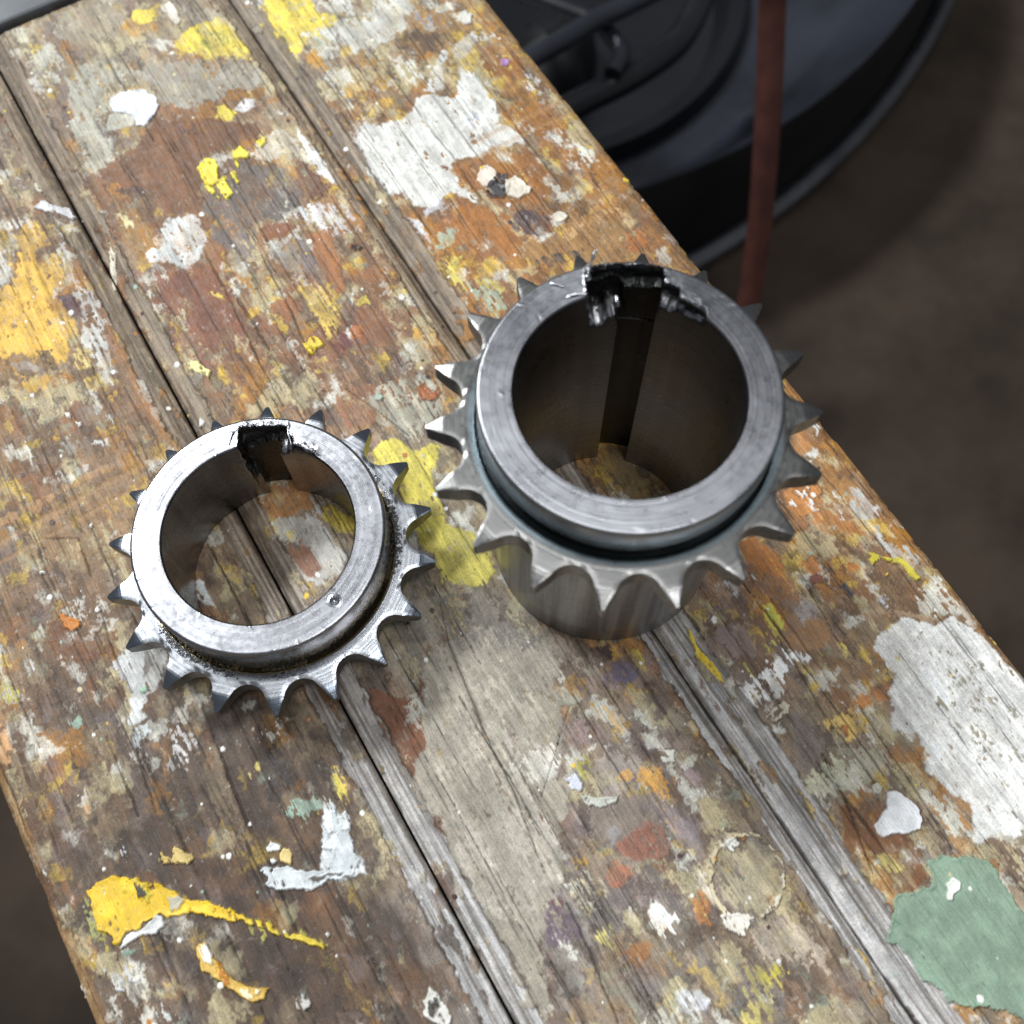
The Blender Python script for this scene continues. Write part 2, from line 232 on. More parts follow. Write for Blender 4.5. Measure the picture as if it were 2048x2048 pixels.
# ------------------------------------------------------------------ workbench planks
PATCH = """
165,148,125,.2,1,o,182,1933,234,1922,287,1890,333,1841,294,1770,240,1776,178,1807,160,1852
190,130,30,.25,1,o,310,1808,349,1811,375,1774,399,1773,368,1745,308,1761,294,1783
230,198,55,.05,.7,o,352,1829,389,1817,378,1779,347,1785,339,1810
218,208,192,0,.3,f,421,1808,437,1812,440,1775,432,1740,418,1735,414,1764
230,198,45,.12,.8,o,400,1695,417,1708,469,1717,516,1705,530,1652,536,1555,528,1547,494,1575,467,1578,430,1581,424,1617,400,1638,391,1670
165,160,70,.45,1.2,o,447,1690,503,1655,506,1600,465,1605,432,1645
232,200,50,.06,.8,o,608,1673,657,1705,740,1654,731,1597,766,1569,754,1536,720,1536,701,1508,667,1528,632,1497,607,1466,579,1419,586,1472,595,1539,591,1588,590,1636
180,165,70,.5,1.2,o,618,1605,675,1564,635,1521,605,1539
195,140,35,.3,1,o,642,1497,681,1480,673,1445,681,1414,651,1420,639,1453
215,212,200,.35,1,o,740,1654,831,1599,798,1536,773,1572,748,1601
185,182,172,.35,1,o,746,1520,790,1521,753,1449,705,1479,716,1519
178,173,155,.25,1,o,113,1723,173,1737,270,1692,263,1644,203,1642,180,1630,177,1581,145,1526,158,1494,138,1445,112,1425,72,1414,71,1486,85,1575,103,1652
165,155,138,.25,1.2,o,272,1664,362,1636,495,1567,530,1493,522,1447,452,1477,339,1483,285,1515,288,1564,254,1611
110,92,78,.4,1,o,456,1585,539,1540,538,1489,495,1489,457,1538
226,229,236,0,.6,f,189,1599,233,1605,270,1585,285,1547,278,1520,257,1502,221,1493,207,1501,216,1533,187,1563
188,182,165,.05,.3,o,169,1561,204,1559,216,1533,207,1507,170,1511,149,1524
150,95,25,.2,1,o,335,1473,384,1480,445,1481,488,1455,525,1452,517,1418,472,1421,434,1438,375,1430,337,1447
235,205,50,.05,.5,o,392,1457,408,1453,422,1413,405,1405,382,1425
225,222,218,.1,.6,o,421,1420,453,1439,479,1426,474,1406,440,1402
122,76,46,.05,.8,o,260,1500,286,1465,344,1442,415,1399,454,1363,451,1328,424,1320,386,1337,338,1330,307,1342,275,1291,247,1249,256,1221,219,1169,204,1212,165,1242,167,1286,160,1331,123,1348,92,1378,68,1405,110,1421,138,1445,204,1454
90,62,55,.45,1,o,287,1458,339,1433,360,1408,312,1412,284,1430
90,58,48,.35,1,o,95,1365,157,1345,154,1317,113,1325
235,210,60,.12,.6,f,282,1316,311,1340,327,1307,307,1265,289,1253,273,1268,275,1291
235,210,60,.5,.6,f,268,1266,296,1260,373,1290,351,1233,299,1200,279,1224
235,208,60,.1,.5,f,366,1313,390,1316,401,1291,387,1282,366,1295
235,208,60,.1,.5,f,423,1308,445,1316,449,1305,428,1290
208,198,178,.28,.8,o,442,1321,494,1314,525,1246,532,1206,502,1200,472,1231,432,1243,401,1273,344,1314,352,1321,410,1292
222,220,214,.05,.5,o,527,1306,535,1246,537,1179,530,1112,522,1123,507,1173,509,1232
190,130,50,.2,.8,o,449,1232,478,1197,463,1176,442,1189
118,75,55,.1,.7,o,486,1222,505,1169,514,1116,480,1102,445,1106,427,1140
108,94,86,.1,1.2,o,260,1230,310,1270,379,1275,445,1223,447,1145,443,1101,396,1096,343,1105,313,1107,257,1157,244,1194
215,215,218,.42,.8,o,401,1098,450,1097,496,1098,521,1060,528,1021,506,978,451,984,438,1019,426,1049
208,208,202,.12,.9,o,140,1206,164,1220,197,1216,214,1195,221,1145,221,1117,193,1101,179,1082,141,1073,132,1111,109,1135,77,1150,107,1170,131,1166
120,105,98,.3,1.2,o,244,1165,319,1102,296,1027,253,1054,224,1104
152,85,50,.1,.8,o,330,1096,355,1103,391,1076,399,1048,365,1052,332,1056,307,1032,312,1068
205,200,190,.3,.8,o,318,1053,350,1056,393,1036,400,1014,364,1031,330,1034
130,115,110,.2,1,o,330,1034,371,1027,404,1006,403,952,364,926,324,967
170,100,45,.1,.8,o,412,1030,442,1011,435,988,433,933,418,878,399,857,393,898,403,952
128,72,50,.22,1,o,90,1120,136,1081,203,1040,210,982,197,937,164,823,35,901,65,1017
195,130,45,.25,.9,o,225,1032,253,1010,275,964,269,925,242,941,235,989
215,175,70,.35,.9,o,325,934,358,914,390,873,389,821,355,773,322,758,330,825,330,910
215,205,170,.4,.6,o,358,914,393,871,393,829,361,869
225,168,42,.15,1,o,-216,1241,-186,1233,-139,1358,-104,1371,-74,1330,-81,1301,-112,1297,-119,1246,-66,1275,-66,1242,-82,1213,-109,1176,-123,1131,-113,1083,-119,1050,-166,1023,-293,1099,-235,1257
205,200,190,.4,.8,o,-185,1392,-163,1317,-183,1242,-218,1236,-236,1253
210,205,195,.35,.7,o,-137,1408,-112,1404,-92,1369,-103,1353,-140,1376
222,220,220,.08,.5,f,-74,1404,-50,1412,-33,1390,-12,1378,-7,1346,-18,1341,-31,1361,-56,1376
190,182,172,.35,.9,o,-51,1356,-44,1256,-51,1167,-34,1077,-45,1031,-69,1031,-90,1069,-85,1134,-85,1215,-66,1286
80,50,60,.15,.6,o,-111,1161,-84,1155,-87,1109,-107,1111,-120,1129
200,195,175,.15,.5,o,-46,1533,-37,1510,-39,1440,-51,1442,-54,1479
205,190,150,.3,.8,o,68,1854,144,1835,136,1780,95,1759,66,1777
215,180,60,.2,.6,o,88,1869,118,1851,105,1819,83,1832
200,140,40,.2,.7,o,102,1788,126,1779,117,1746,92,1761
185,125,45,.3,.7,o,146,1794,180,1766,168,1747,141,1770
205,195,165,.25,.7,o,73,1939,107,1918,94,1872,73,1878
215,205,185,.05,.4,f,31,1233,39,1211,18,1180,3,1124,-6,1124,2,1173
200,195,165,.3,.7,o,235,909,265,917,308,901,283,885,239,891
225,190,60,.2,.6,o,163,1000,190,994,192,961,176,982
200,190,150,.35,.8,o,79,1019,102,995,96,946,73,939,68,984
235,200,50,.1,.6,f,283,781,308,781,317,756,284,750
150,110,60,.35,1,o,87,1364,119,1298,125,1221,101,1157,71,1164,59,1238
215,200,150,.45,.8,o,71,1327,117,1271,101,1235,69,1260
190,185,170,.4,.9,o,130,1870,150,1817,120,1718,78,1692,86,1830
95,70,50,.2,.8,o,92,1716,96,1681,80,1541,65,1526,67,1586,69,1647
160,95,55,.2,1,o,267,905,317,918,316,865,276,837,265,865
206,203,192,.2,1,o,646,1551,716,1493,746,1422,780,1423,849,1427,925,1473,944,1517,853,1572,819,1507,767,1547,689,1548
150,148,150,.3,.8,o,926,1464,964,1449,949,1412,924,1419,914,1441
200,198,190,.05,.4,f,1016,1410,1040,1411,1040,1387,1023,1367,1005,1371,1004,1394
195,192,182,.15,.8,o,954,1332,992,1347,1032,1338,1039,1311,1027,1299,1018,1324,986,1298,953,1280,939,1304
214,212,205,.12,.7,o,832,1243,878,1296,919,1339,941,1329,923,1306,898,1291,897,1270,868,1229,844,1236
217,215,207,.03,1,o,633,1222,657,1243,691,1215,751,1206,785,1229,838,1225,876,1195,913,1230,945,1255,957,1218,960,1166,939,1121,926,1072,951,1021,945,997,928,1001,896,1020,860,1015,827,1014,792,1028,764,998,780,942,782,908,765,925,720,958,686,953,654,972,652,1006,618,1040,607,1087,606,1135,610,1174
185,188,198,.45,1.2,o,857,1142,900,1130,891,1086,858,1085,842,1116
200,200,205,.1,.5,o,665,953,710,958,712,930,684,941,655,926
220,205,190,0,.35,f,811,970,828,983,844,978,850,956,841,938,822,926,805,935,803,954
50,50,55,.15,.5,f,804,927,848,948,867,935,857,908,824,889,807,906
160,165,170,.5,.5,f,842,938,865,923,845,889,828,906
222,212,195,0,.4,f,858,928,887,923,896,885,883,872,854,867,837,894
95,55,35,.15,.6,o,893,933,922,936,929,912,898,870,875,858,896,885
70,65,65,.3,.5,o,885,965,900,963,883,926,873,932
92,70,68,.12,.6,o,805,822,834,843,868,829,890,796,880,770,854,754,819,775,804,803
150,140,140,.6,.5,o,824,836,874,813,851,775,816,796
222,212,195,0,.4,f,901,796,920,791,928,770,913,763,896,770,895,784
172,100,30,.2,1.1,o,651,909,727,915,785,886,815,848,799,812,815,777,773,733,713,764,676,824,674,876,648,885
160,95,35,.3,1.2,o,884,1028,938,981,962,912,932,863,888,836,807,879,786,925,768,976,787,1018
150,90,32,.35,1.2,o,1005,1301,1054,1249,1071,1201,1030,1152,977,1214,975,1259
165,100,30,.3,1.2,o,945,1131,998,1099,1036,1033,1035,977,964,1006,934,1067
190,130,35,.3,.8,o,634,1482,679,1485,671,1437,636,1444
190,130,40,.35,.8,o,740,1410,802,1380,791,1349,739,1388
200,150,50,.3,.8,o,750,1345,787,1322,770,1281,745,1296
205,200,185,.35,.9,o,654,1425,695,1408,693,1343,652,1346,645,1386
200,150,50,.3,.8,o,670,1371,696,1348,668,1315,652,1325
210,205,190,.4,.8,o,806,1347,857,1339,852,1290,811,1256,799,1293
205,155,50,.3,.7,o,721,1282,757,1267,747,1238,718,1255
95,72,55,.2,1,o,852,1432,907,1430,950,1365,908,1330,866,1356,842,1393
170,130,185,0,.3,f,1028,1234,1041,1228,1042,1215,1030,1209,1021,1218
212,208,200,.35,.7,o,1058,1179,1087,1161,1074,1132,1043,1108,1026,1118
215,213,205,.35,.6,o,957,1067,979,1068,992,1024,976,1006,961,1037
210,208,195,.35,.6,o,1003,997,1041,987,1039,947,1008,952
210,208,195,.3,.6,o,1044,930,1066,903,1067,861,1041,863,1033,903
190,180,80,.4,.6,o,1052,995,1073,975,1060,955,1040,967
200,150,50,.2,.6,o,944,1078,965,1062,954,1044,938,1054
225,190,60,.1,.4,f,1084,797,1097,792,1091,779,1079,785
160,170,145,.35,.8,o,648,885,692,890,700,867,652,838,636,854
165,180,155,.3,.8,o,643,750,662,720,698,686,695,646,667,633,637,669,633,714
205,185,80,.35,.8,o,643,831,669,803,638,723,623,732,626,791
200,180,80,.4,.8,o,659,741,692,727,714,677,698,668,661,709
205,205,205,.2,.7,o,621,959,636,938,635,862,622,857,618,897
160,112,62,.15,1.2,o,781,747,946,756,1000,756,1034,683,1021,583,956,597,857,657,778,699
195,150,100,.5,.6,o,887,747,1019,744,1029,725,884,717
185,100,35,.2,1,o,1010,672,1044,658,1038,623,1003,619,992,644
70,62,55,.35,.8,o,798,706,927,684,902,661,793,672
185,175,160,.4,.8,o,1030,596,1059,591,1056,555,1028,560
60,35,25,.05,.6,f,480,949,495,949,503,935,487,929,477,938
170,100,50,.1,.8,o,415,1026,457,1008,441,929,415,858,390,849,405,926
200,150,55,.3,.8,o,352,921,396,870,394,828,364,846,342,890
220,190,60,.15,.6,o,424,828,459,819,453,798,422,805
222,212,200,0,.3,f,505,779,515,782,518,771,509,763,503,770
225,195,60,.1,.4,o,514,792,528,788,526,776,515,782
145,88,58,.1,.8,o,413,798,462,769,453,715,412,693,378,731
190,105,55,.05,.6,o,385,762,410,765,407,731,377,738
110,55,50,.15,.8,o,349,778,375,762,372,729,343,729,330,742
230,195,60,.1,.6,f,289,785,310,778,312,754,285,758
215,155,45,.2,.8,o,495,701,517,688,503,661,484,673
215,180,110,.4,1,o,343,902,378,893,380,849,339,855
226,168,40,.1,1,o,-244,1203,-172,1184,-144,1149,-150,1098,-133,1059,-161,1000,-185,1009,-193,1060,-216,1034,-252,1072,-274,1062,-287,1088
205,150,50,.25,.8,o,-263,1044,-247,1001,-200,983,-212,963,-238,967,-253,987
215,185,110,.3,.8,o,-135,1042,-99,1015,-117,962,-143,966,-142,1012
205,202,192,.3,.8,o,-97,1090,-53,1070,-72,969,-95,892,-113,914,-109,969,-112,1029
110,80,50,.15,.7,o,-202,1059,-170,1046,-178,993,-209,995
165,150,135,.1,.6,o,-268,1053,-235,1045,-211,1013,-222,1008,-251,1026
95,60,60,.2,.6,o,-111,1147,-73,1124,-91,1081,-112,1099
210,205,190,.15,.6,o,-49,967,-37,942,-36,879,-27,795,-26,755,-51,760,-56,812,-55,890
150,95,45,.1,.6,o,-54,1029,-39,1025,-43,928,-43,843,-42,760,-36,702,-54,713,-65,790,-69,888
225,175,60,.1,.4,o,-45,1017,-39,1002,-40,967,-48,970
205,150,40,.3,.8,o,-115,887,-95,881,-110,856,-123,869
225,215,150,.15,.6,f,52,874,75,857,84,823,73,810,59,832,55,852
165,100,80,.2,.8,o,73,882,95,880,88,832,75,857
210,185,140,.02,.4,f,42,742,42,739,43,737,40,738
232,232,228,0,.3,f,18,740,25,742,29,730,22,721,13,726
215,213,205,.15,.6,o,-192,796,-160,790,-160,776,-171,777,-192,790
205,150,40,.3,.9,o,-251,875,-233,864,-236,823,-258,836
165,155,140,.25,.9,o,-226,838,-208,827,-208,795,-231,793,-235,816
225,190,60,.45,.8,o,-300,714,-279,706,-275,683,-294,690
180,130,80,.25,.8,o,-412,740,-293,735,-206,735,-129,726,-68,721,-70,706,-137,709,-213,718,-284,714,-421,715
150,112,75,.35,1.5,o,-380,690,-242,710,-156,705,-108,692,-154,667,-196,590,-237,515,-305,556,-348,607,-375,648
200,115,40,.1,.6,f,-375,488,-348,471,-346,456,-370,447,-378,470
205,195,180,.25,.6,o,-370,499,-327,482,-323,471,-346,456,-365,439,-370,447,-349,463,-368,483
190,185,175,.3,.8,o,-351,506,-327,502,-325,476,-362,489
120,72,42,.15,1,o,-393,484,-375,488,-359,445,-302,401,-314,372,-370,378,-408,405,-413,454
192,192,188,.08,.7,o,-320,357,-299,368,-265,351,-233,337,-248,295,-270,264,-304,261,-323,273,-324,310,-336,339
95,72,58,.1,.6,o,-268,344,-258,338,-272,315,-292,299,-287,319
150,185,160,0,.3,f,-299,286,-290,283,-289,275,-298,274,-303,281
180,178,172,.4,.8,o,-462,443,-446,442,-451,409,-469,405,-477,415
205,185,60,.3,.7,o,-511,431,-488,417,-489,395,-506,382,-522,392
190,185,165,.35,.8,o,-410,494,-393,484,-433,444,-447,452
230,230,226,0,.3,f,-261,637,-256,637,-255,631,-261,630
225,225,220,0,.4,f,-378,595,-369,592,-368,583,-377,587
232,230,225,0,.4,f,-209,891,-201,889,-203,873,-210,878
225,225,220,.1,.5,f,-196,858,-187,850,-190,838,-198,840
200,198,185,.3,.8,o,-145,838,-121,830,-122,808,-140,819
238,190,45,.03,.5,f,-526,5,-504,16,-475,7,-460,-7,-429,-29,-405,-50,-389,-74,-384,-87,-360,-108,-332,-135,-302,-173,-321,-169,-348,-149,-369,-128,-399,-113,-424,-93,-446,-90,-469,-90,-490,-93,-508,-103,-516,-75,-528,-58,-525,-33,-522,-11
190,170,60,.4,.7,f,-456,-13,-420,-38,-409,-59,-436,-66,-465,-49,-474,-23
60,55,45,.3,.5,f,-453,-22,-437,-31,-431,-49,-453,-52,-456,-40
200,180,60,.45,.9,o,-522,-42,-503,-76,-509,-106,-526,-115,-534,-87,-530,-63
165,160,90,.55,1,o,-551,-1,-520,-6,-522,-42,-533,-68,-555,-35
175,168,150,.05,.4,f,-403,-76,-386,-83,-381,-95,-395,-104,-408,-96
224,224,220,.02,.35,f,-508,-108,-492,-96,-459,-96,-433,-91,-424,-98,-428,-111,-446,-112,-476,-106,-497,-109
120,145,125,.3,.5,o,-513,-124,-502,-120,-481,-119,-482,-125,-499,-128
185,178,70,.35,.8,o,-306,-174,-283,-189,-278,-207,-289,-224,-309,-208,-311,-191
185,178,70,.5,.8,o,-285,-193,-252,-230,-210,-281,-214,-283,-256,-237,-282,-208
205,175,110,.05,.4,f,-366,-8,-359,-4,-353,-11,-348,-22,-338,-29,-337,-36,-350,-41,-367,-34,-373,-25
190,160,90,.35,.5,f,-396,-7,-385,-4,-371,-19,-375,-29,-396,-15
214,170,80,0,.35,f,-395,-169,-381,-169,-378,-184,-376,-208,-370,-237,-355,-262,-337,-279,-320,-291,-331,-302,-350,-300,-363,-280,-375,-256,-392,-227,-401,-206,-398,-185
232,228,215,.25,.4,f,-391,-169,-380,-173,-376,-195,-383,-210,-396,-202,-395,-184
232,220,185,.35,.5,f,-362,-271,-342,-276,-331,-289,-342,-298,-355,-291
190,110,30,.5,.5,f,-392,-208,-375,-205,-363,-251,-373,-258,-390,-225
205,210,210,.04,.5,f,-249,-120,-237,-115,-199,-138,-181,-157,-153,-170,-137,-166,-125,-149,-143,-131,-113,-114,-102,-92,-94,-68,-94,-90,-100,-115,-93,-143,-98,-186,-114,-204,-132,-197,-162,-189,-193,-181,-237,-158,-250,-143,-240,-136
75,62,50,0,.4,f,-185,-165,-168,-173,-136,-186,-132,-191,-159,-182,-177,-177
222,225,222,.03,.4,f,-94,-104,-81,-106,-81,-126,-87,-133,-102,-126
228,230,228,0,.3,f,-228,-87,-218,-83,-203,-95,-206,-102,-227,-94
226,196,130,0,.25,f,-212,-108,-200,-105,-192,-112,-193,-122,-202,-133,-209,-126,-214,-117
225,225,222,0,.3,f,-228,-105,-222,-105,-220,-113,-227,-114
150,178,158,.22,.7,o,-169,-48,-146,-44,-124,-57,-109,-48,-102,-63,-106,-79,-125,-74,-142,-79,-168,-60
215,190,90,.3,.5,o,-131,-78,-118,-81,-119,-89,-132,-87
150,175,155,.35,.7,o,-446,299,-417,297,-418,286,-431,279,-449,286
210,210,205,.12,.6,o,-330,284,-306,273,-295,255,-315,244,-312,227,-328,229,-344,234,-344,250,-332,262
195,200,198,.25,.6,o,-339,228,-313,216,-317,199,-336,195,-349,173,-348,199
185,180,70,.4,.6,o,-71,-31,-63,-50,-66,-92,-73,-84,-77,-56
200,195,190,.55,1.2,o,-294,185,-263,190,-260,135,-278,94,-306,95,-323,120
190,185,175,.5,1.2,o,-156,110,-118,114,-100,92,-112,61,-137,76,-159,89
190,170,90,.5,1,o,-204,56,-170,51,-165,33,-183,25,-204,41
60,48,42,.25,1.5,o,-151,84,-124,27,-115,-12,-146,-30,-179,-10,-165,33
205,205,205,.55,.7,f,-452,44,-432,45,-424,23,-437,17,-452,29
205,200,195,.15,.5,f,-285,-330,-274,-328,-268,-336,-274,-348,-285,-351,-291,-342
228,226,222,0,.2,f,-203,-265,-198,-264,-196,-270,-202,-272
205,205,205,.3,.6,f,-534,-149,-508,-135,-497,-161,-505,-182,-526,-176,-534,-165
195,195,190,.4,.6,f,-488,-208,-466,-218,-467,-265,-493,-249,-493,-221
190,190,190,.35,.6,f,-592,-127,-580,-128,-585,-147,-594,-148
225,225,222,.1,.4,f,-545,-126,-540,-126,-543,-135,-546,-133
205,150,100,.1,1,o,-545,382,-534,364,-536,331,-541,303,-558,283,-578,292
100,70,50,.1,1,o,-528,372,-513,347,-522,277,-534,210,-560,118,-574,23,-596,-96,-604,-180,-626,-170,-606,-57,-590,101,-559,262
170,130,85,.35,.8,o,-564,258,-573,112,-592,20,-599,11,-588,114
175,135,90,.25,.8,o,-596,26,-583,2,-596,-96,-602,-183,-615,-176,-601,-44
205,200,190,.5,.7,o,-579,123,-570,69,-577,46,-578,73
205,200,180,.5,1,o,-449,252,-431,253,-433,223,-453,224
180,140,100,.3,.8,o,-470,157,-455,152,-456,134,-471,122,-474,138
224,222,216,.02,.9,o,901,-348,925,-331,967,-320,991,-345,1025,-365,1059,-391,1080,-425,1081,-476,1086,-515,1093,-589,956,-743,905,-736,872,-720,842,-725,827,-711,836,-694,857,-675,869,-655,854,-623,849,-592,830,-576,845,-552,860,-546,871,-519,845,-499,838,-475,854,-455,859,-429,882,-413,899,-413,888,-386,889,-367
150,140,120,.85,.8,f,971,-343,1042,-391,1070,-475,1064,-572,971,-679,920,-601,913,-481
210,205,190,.25,.9,o,1003,-310,1055,-293,1070,-275,1083,-294,1091,-325,1095,-360,1092,-384,1072,-388,1027,-361,1020,-336
235,236,236,0,.3,f,697,-593,722,-589,739,-586,751,-565,766,-572,775,-594,778,-614,774,-634,763,-644,741,-635,716,-622,698,-619,692,-608
128,152,130,0,.6,f,619,-735,654,-713,671,-704,714,-725,735,-714,741,-695,765,-694,812,-729,829,-757,823,-788,827,-825,820,-897,726,-1003,707,-940,687,-924,624,-883,628,-861,609,-829,612,-790,607,-753
238,236,228,0,.3,f,741,-735,758,-732,765,-745,755,-754,740,-754,732,-762,724,-755,734,-746
230,230,225,.3,.8,o,633,-283,655,-266,707,-267,751,-258,792,-288,785,-304,755,-301,728,-310,708,-323,676,-324,637,-320,624,-303
215,210,200,.2,.7,o,614,-316,622,-326,623,-361,660,-373,656,-386,605,-365,604,-345
200,190,170,.1,.5,f,644,-349,676,-339,694,-335,700,-346,686,-360,656,-366,651,-358,681,-352,688,-346,668,-349
205,180,60,.35,.8,o,763,-182,790,-182,786,-216,764,-240,741,-242,746,-213
205,185,70,.4,.8,o,659,-238,690,-247,697,-266,668,-269,656,-257
185,175,80,.45,1,o,801,-298,845,-288,815,-327,793,-329
228,192,50,.02,.35,f,622,-134,622,-149,617,-172,623,-201,622,-232,620,-258,612,-253,608,-223,608,-192,612,-164
205,180,70,.2,.5,o,612,-96,625,-99,623,-118,614,-123,608,-109
150,110,85,.1,.9,o,774,-240,831,-243,854,-284,854,-319,811,-299,771,-280,761,-258
135,112,105,.1,.8,o,627,-157,693,-176,718,-207,705,-240,680,-231,645,-230,626,-203
225,180,90,.3,.9,o,718,-408,764,-401,803,-405,806,-436,790,-476,764,-469,733,-442
200,120,40,.15,.8,o,802,-400,828,-400,826,-424,803,-420,791,-408
180,105,50,.15,.6,f,746,-425,762,-432,756,-446,743,-443
195,190,160,.35,1,o,632,-467,704,-453,730,-487,740,-540,704,-547,669,-526,622,-507
175,165,140,.35,1,o,709,-446,799,-491,799,-543,745,-534
125,75,40,.1,1,o,656,-536,704,-547,734,-574,748,-614,742,-678,716,-716,672,-702,682,-678,667,-633,651,-615,615,-642,629,-597
205,180,100,.4,.9,o,669,-630,706,-648,702,-672,680,-668,661,-647
185,165,120,.4,1,o,651,-615,657,-645,640,-705,622,-703,630,-655
205,110,45,.1,.5,o,625,-670,636,-676,623,-695,615,-690
200,195,180,0,.3,f,731,-544,745,-543,749,-555,738,-562,729,-554
200,195,180,.2,.6,o,812,-611,834,-616,838,-636,845,-690,829,-703,797,-680,796,-643
180,120,60,.3,.6,o,826,-638,835,-653,842,-693,827,-693,818,-661
120,95,75,.4,.8,o,825,-714,887,-738,904,-766,874,-801,836,-779,839,-745
205,205,200,.2,.7,o,259,-644,283,-643,296,-671,268,-678,239,-661
205,185,100,.3,1,o,323,-711,368,-669,395,-677,433,-683,420,-708,387,-721,360,-758,321,-734
200,180,60,.3,.8,o,396,-681,433,-683,424,-702,392,-720,378,-707
215,140,60,.25,.7,o,414,-322,438,-331,442,-362,421,-377,400,-365,396,-334
122,78,64,.2,.9,o,357,-385,389,-404,385,-438,349,-448,327,-430
208,192,160,.1,.35,f,415,-500,435,-485,465,-477,496,-489,520,-510,518,-513,492,-495,465,-490,437,-496,409,-523,395,-550,396,-576,388,-580,385,-557,397,-525
200,130,60,.3,.4,f,419,-503,442,-490,473,-486,507,-501,504,-505,469,-492,441,-498,411,-524
228,226,215,.15,.5,f,447,-488,468,-487,479,-499,463,-507,450,-499
175,160,130,.25,1,o,441,-498,500,-511,523,-547,511,-584,467,-610,422,-592,405,-556
235,228,215,.3,.5,f,383,-573,422,-592,427,-612,399,-625,383,-594
215,205,185,.25,.4,f,518,-513,526,-536,521,-573,505,-598,472,-617,440,-615,438,-611,471,-608,500,-595,516,-570,519,-538
180,105,50,.1,.7,o,352,-528,377,-526,377,-561,363,-582,349,-574
190,170,150,.3,1.2,o,405,-616,476,-624,497,-687,500,-747,476,-741,433,-683,398,-653
165,158,148,.3,1,o,549,-777,576,-768,592,-802,589,-854,567,-881,550,-843,541,-805
110,80,60,.2,.8,o,585,-314,591,-356,586,-420,590,-497,594,-558,596,-635,575,-623,573,-533,571,-439,572,-383
165,140,138,.5,.8,o,465,-319,495,-370,460,-400,445,-364
180,140,80,.3,.8,o,600,-400,616,-419,623,-452,623,-480,607,-460,588,-431
160,149,133,.05,1,o,162,59,202,64,259,65,309,54,357,21,376,-25,375,-73,339,-109,355,-137,330,-169,295,-203,257,-242,269,-267,260,-288,238,-310,212,-337,196,-369,184,-404,157,-412,133,-422,115,-444,98,-458,83,-503,72,-535,48,-582,8,-558,19,-504,31,-449,42,-400,27,-367,21,-319,34,-273,41,-238,57,-201,68,-190,45,-176,31,-177,32,-143,42,-118,69,-85,90,-79,113,-38,133,6,147,40
178,168,150,.5,1.2,o,167,52,224,37,271,-11,311,-54,325,-109,283,-177,198,-242,152,-214,93,-162,93,-90,135,-14
175,165,150,.4,1.2,o,85,-175,161,-229,209,-284,212,-337,171,-388,87,-427,41,-359,44,-278
130,122,112,.55,1.5,o,220,138,310,104,389,-4,328,-26,246,43,217,90
125,68,38,.05,.8,o,49,61,68,54,89,18,123,21,149,44,133,6,113,-38,95,-74,67,-84,42,-113,31,-120,34,-91,36,-38,34,9
105,62,38,.05,.8,o,27,-177,50,-182,57,-197,43,-227,31,-267,20,-260,21,-227
178,172,155,.15,.6,o,104,9,133,6,117,-27,87,-18
95,72,62,.15,.8,o,11,-267,20,-297,15,-344,5,-346,3,-304
190,180,165,.08,.5,o,239,-105,233,-147,227,-179,214,-216,211,-250,212,-294,209,-335,193,-368,184,-400,174,-398,187,-356,193,-317,196,-267,195,-232,209,-187,222,-141
225,218,205,.2,.7,o,233,-183,262,-182,294,-197,276,-227,252,-235,224,-222,222,-203
170,162,145,.1,.6,o,346,-113,370,-113,386,-132,382,-153,359,-153,335,-139
175,125,50,.12,.7,o,371,-99,393,-98,407,-121,403,-142,382,-153,370,-127
68,42,42,.12,.8,o,440,-69,477,-86,462,-111,440,-107,433,-88
110,100,120,.2,1,o,454,-116,488,-122,505,-156,482,-175,446,-173,436,-143
200,170,60,.35,.6,o,499,-109,518,-120,518,-178,508,-172,495,-141
205,150,50,.35,.9,o,385,-164,419,-185,429,-228,406,-233,388,-203
150,125,120,.3,1,o,341,-166,388,-203,389,-231,342,-231,324,-201
165,150,140,.3,1.2,o,294,-256,380,-244,419,-286,417,-330,372,-329,320,-302
225,160,70,.35,.8,o,362,-287,419,-313,440,-338,429,-368,423,-403,408,-385,398,-345,369,-318
210,195,50,.12,.6,o,315,-223,334,-230,326,-257,308,-277,301,-260
200,202,212,.03,.5,f,277,-254,295,-254,298,-276,290,-284,274,-274
190,190,178,.04,.4,f,286,-291,311,-310,329,-316,348,-323,328,-333,304,-327,285,-307
135,118,105,.05,.6,o,306,-324,346,-326,399,-358,387,-382,379,-428,382,-451,350,-457,320,-435,296,-396,275,-336
150,92,74,.1,.6,o,297,-401,320,-393,361,-387,377,-410,384,-448,359,-458,329,-449,315,-436
138,62,66,.55,.6,o,344,-399,368,-404,355,-423,338,-421
165,100,72,.06,.7,o,261,-408,286,-411,301,-436,296,-450,264,-452,252,-436
165,160,160,.15,.7,o,296,-361,322,-377,301,-394,291,-397,294,-377
160,105,60,.05,.6,o,219,-541,242,-539,257,-556,248,-571,228,-574,216,-559
240,235,225,.4,.9,o,283,-504,310,-504,330,-540,301,-571,268,-567,267,-535
230,210,120,.4,.8,o,174,-495,217,-497,205,-529,173,-510
205,205,210,.2,.7,o,242,-664,272,-651,291,-674,277,-681,252,-681
210,140,70,.25,.8,o,348,-527,376,-526,375,-567,356,-580,348,-559
215,195,160,.35,.9,o,193,-409,231,-407,253,-428,235,-455,204,-448,185,-429
185,140,60,.4,.9,o,210,-369,241,-376,234,-401,211,-395
110,90,100,.2,1.2,o,123,-424,165,-413,166,-466,151,-497,119,-486,111,-457
110,50,50,.3,.8,o,148,-411,166,-426,155,-443,141,-431
225,222,212,.06,.4,f,-114,-436,-93,-423,-88,-436,-82,-459,-81,-479,-88,-488,-107,-477,-118,-453
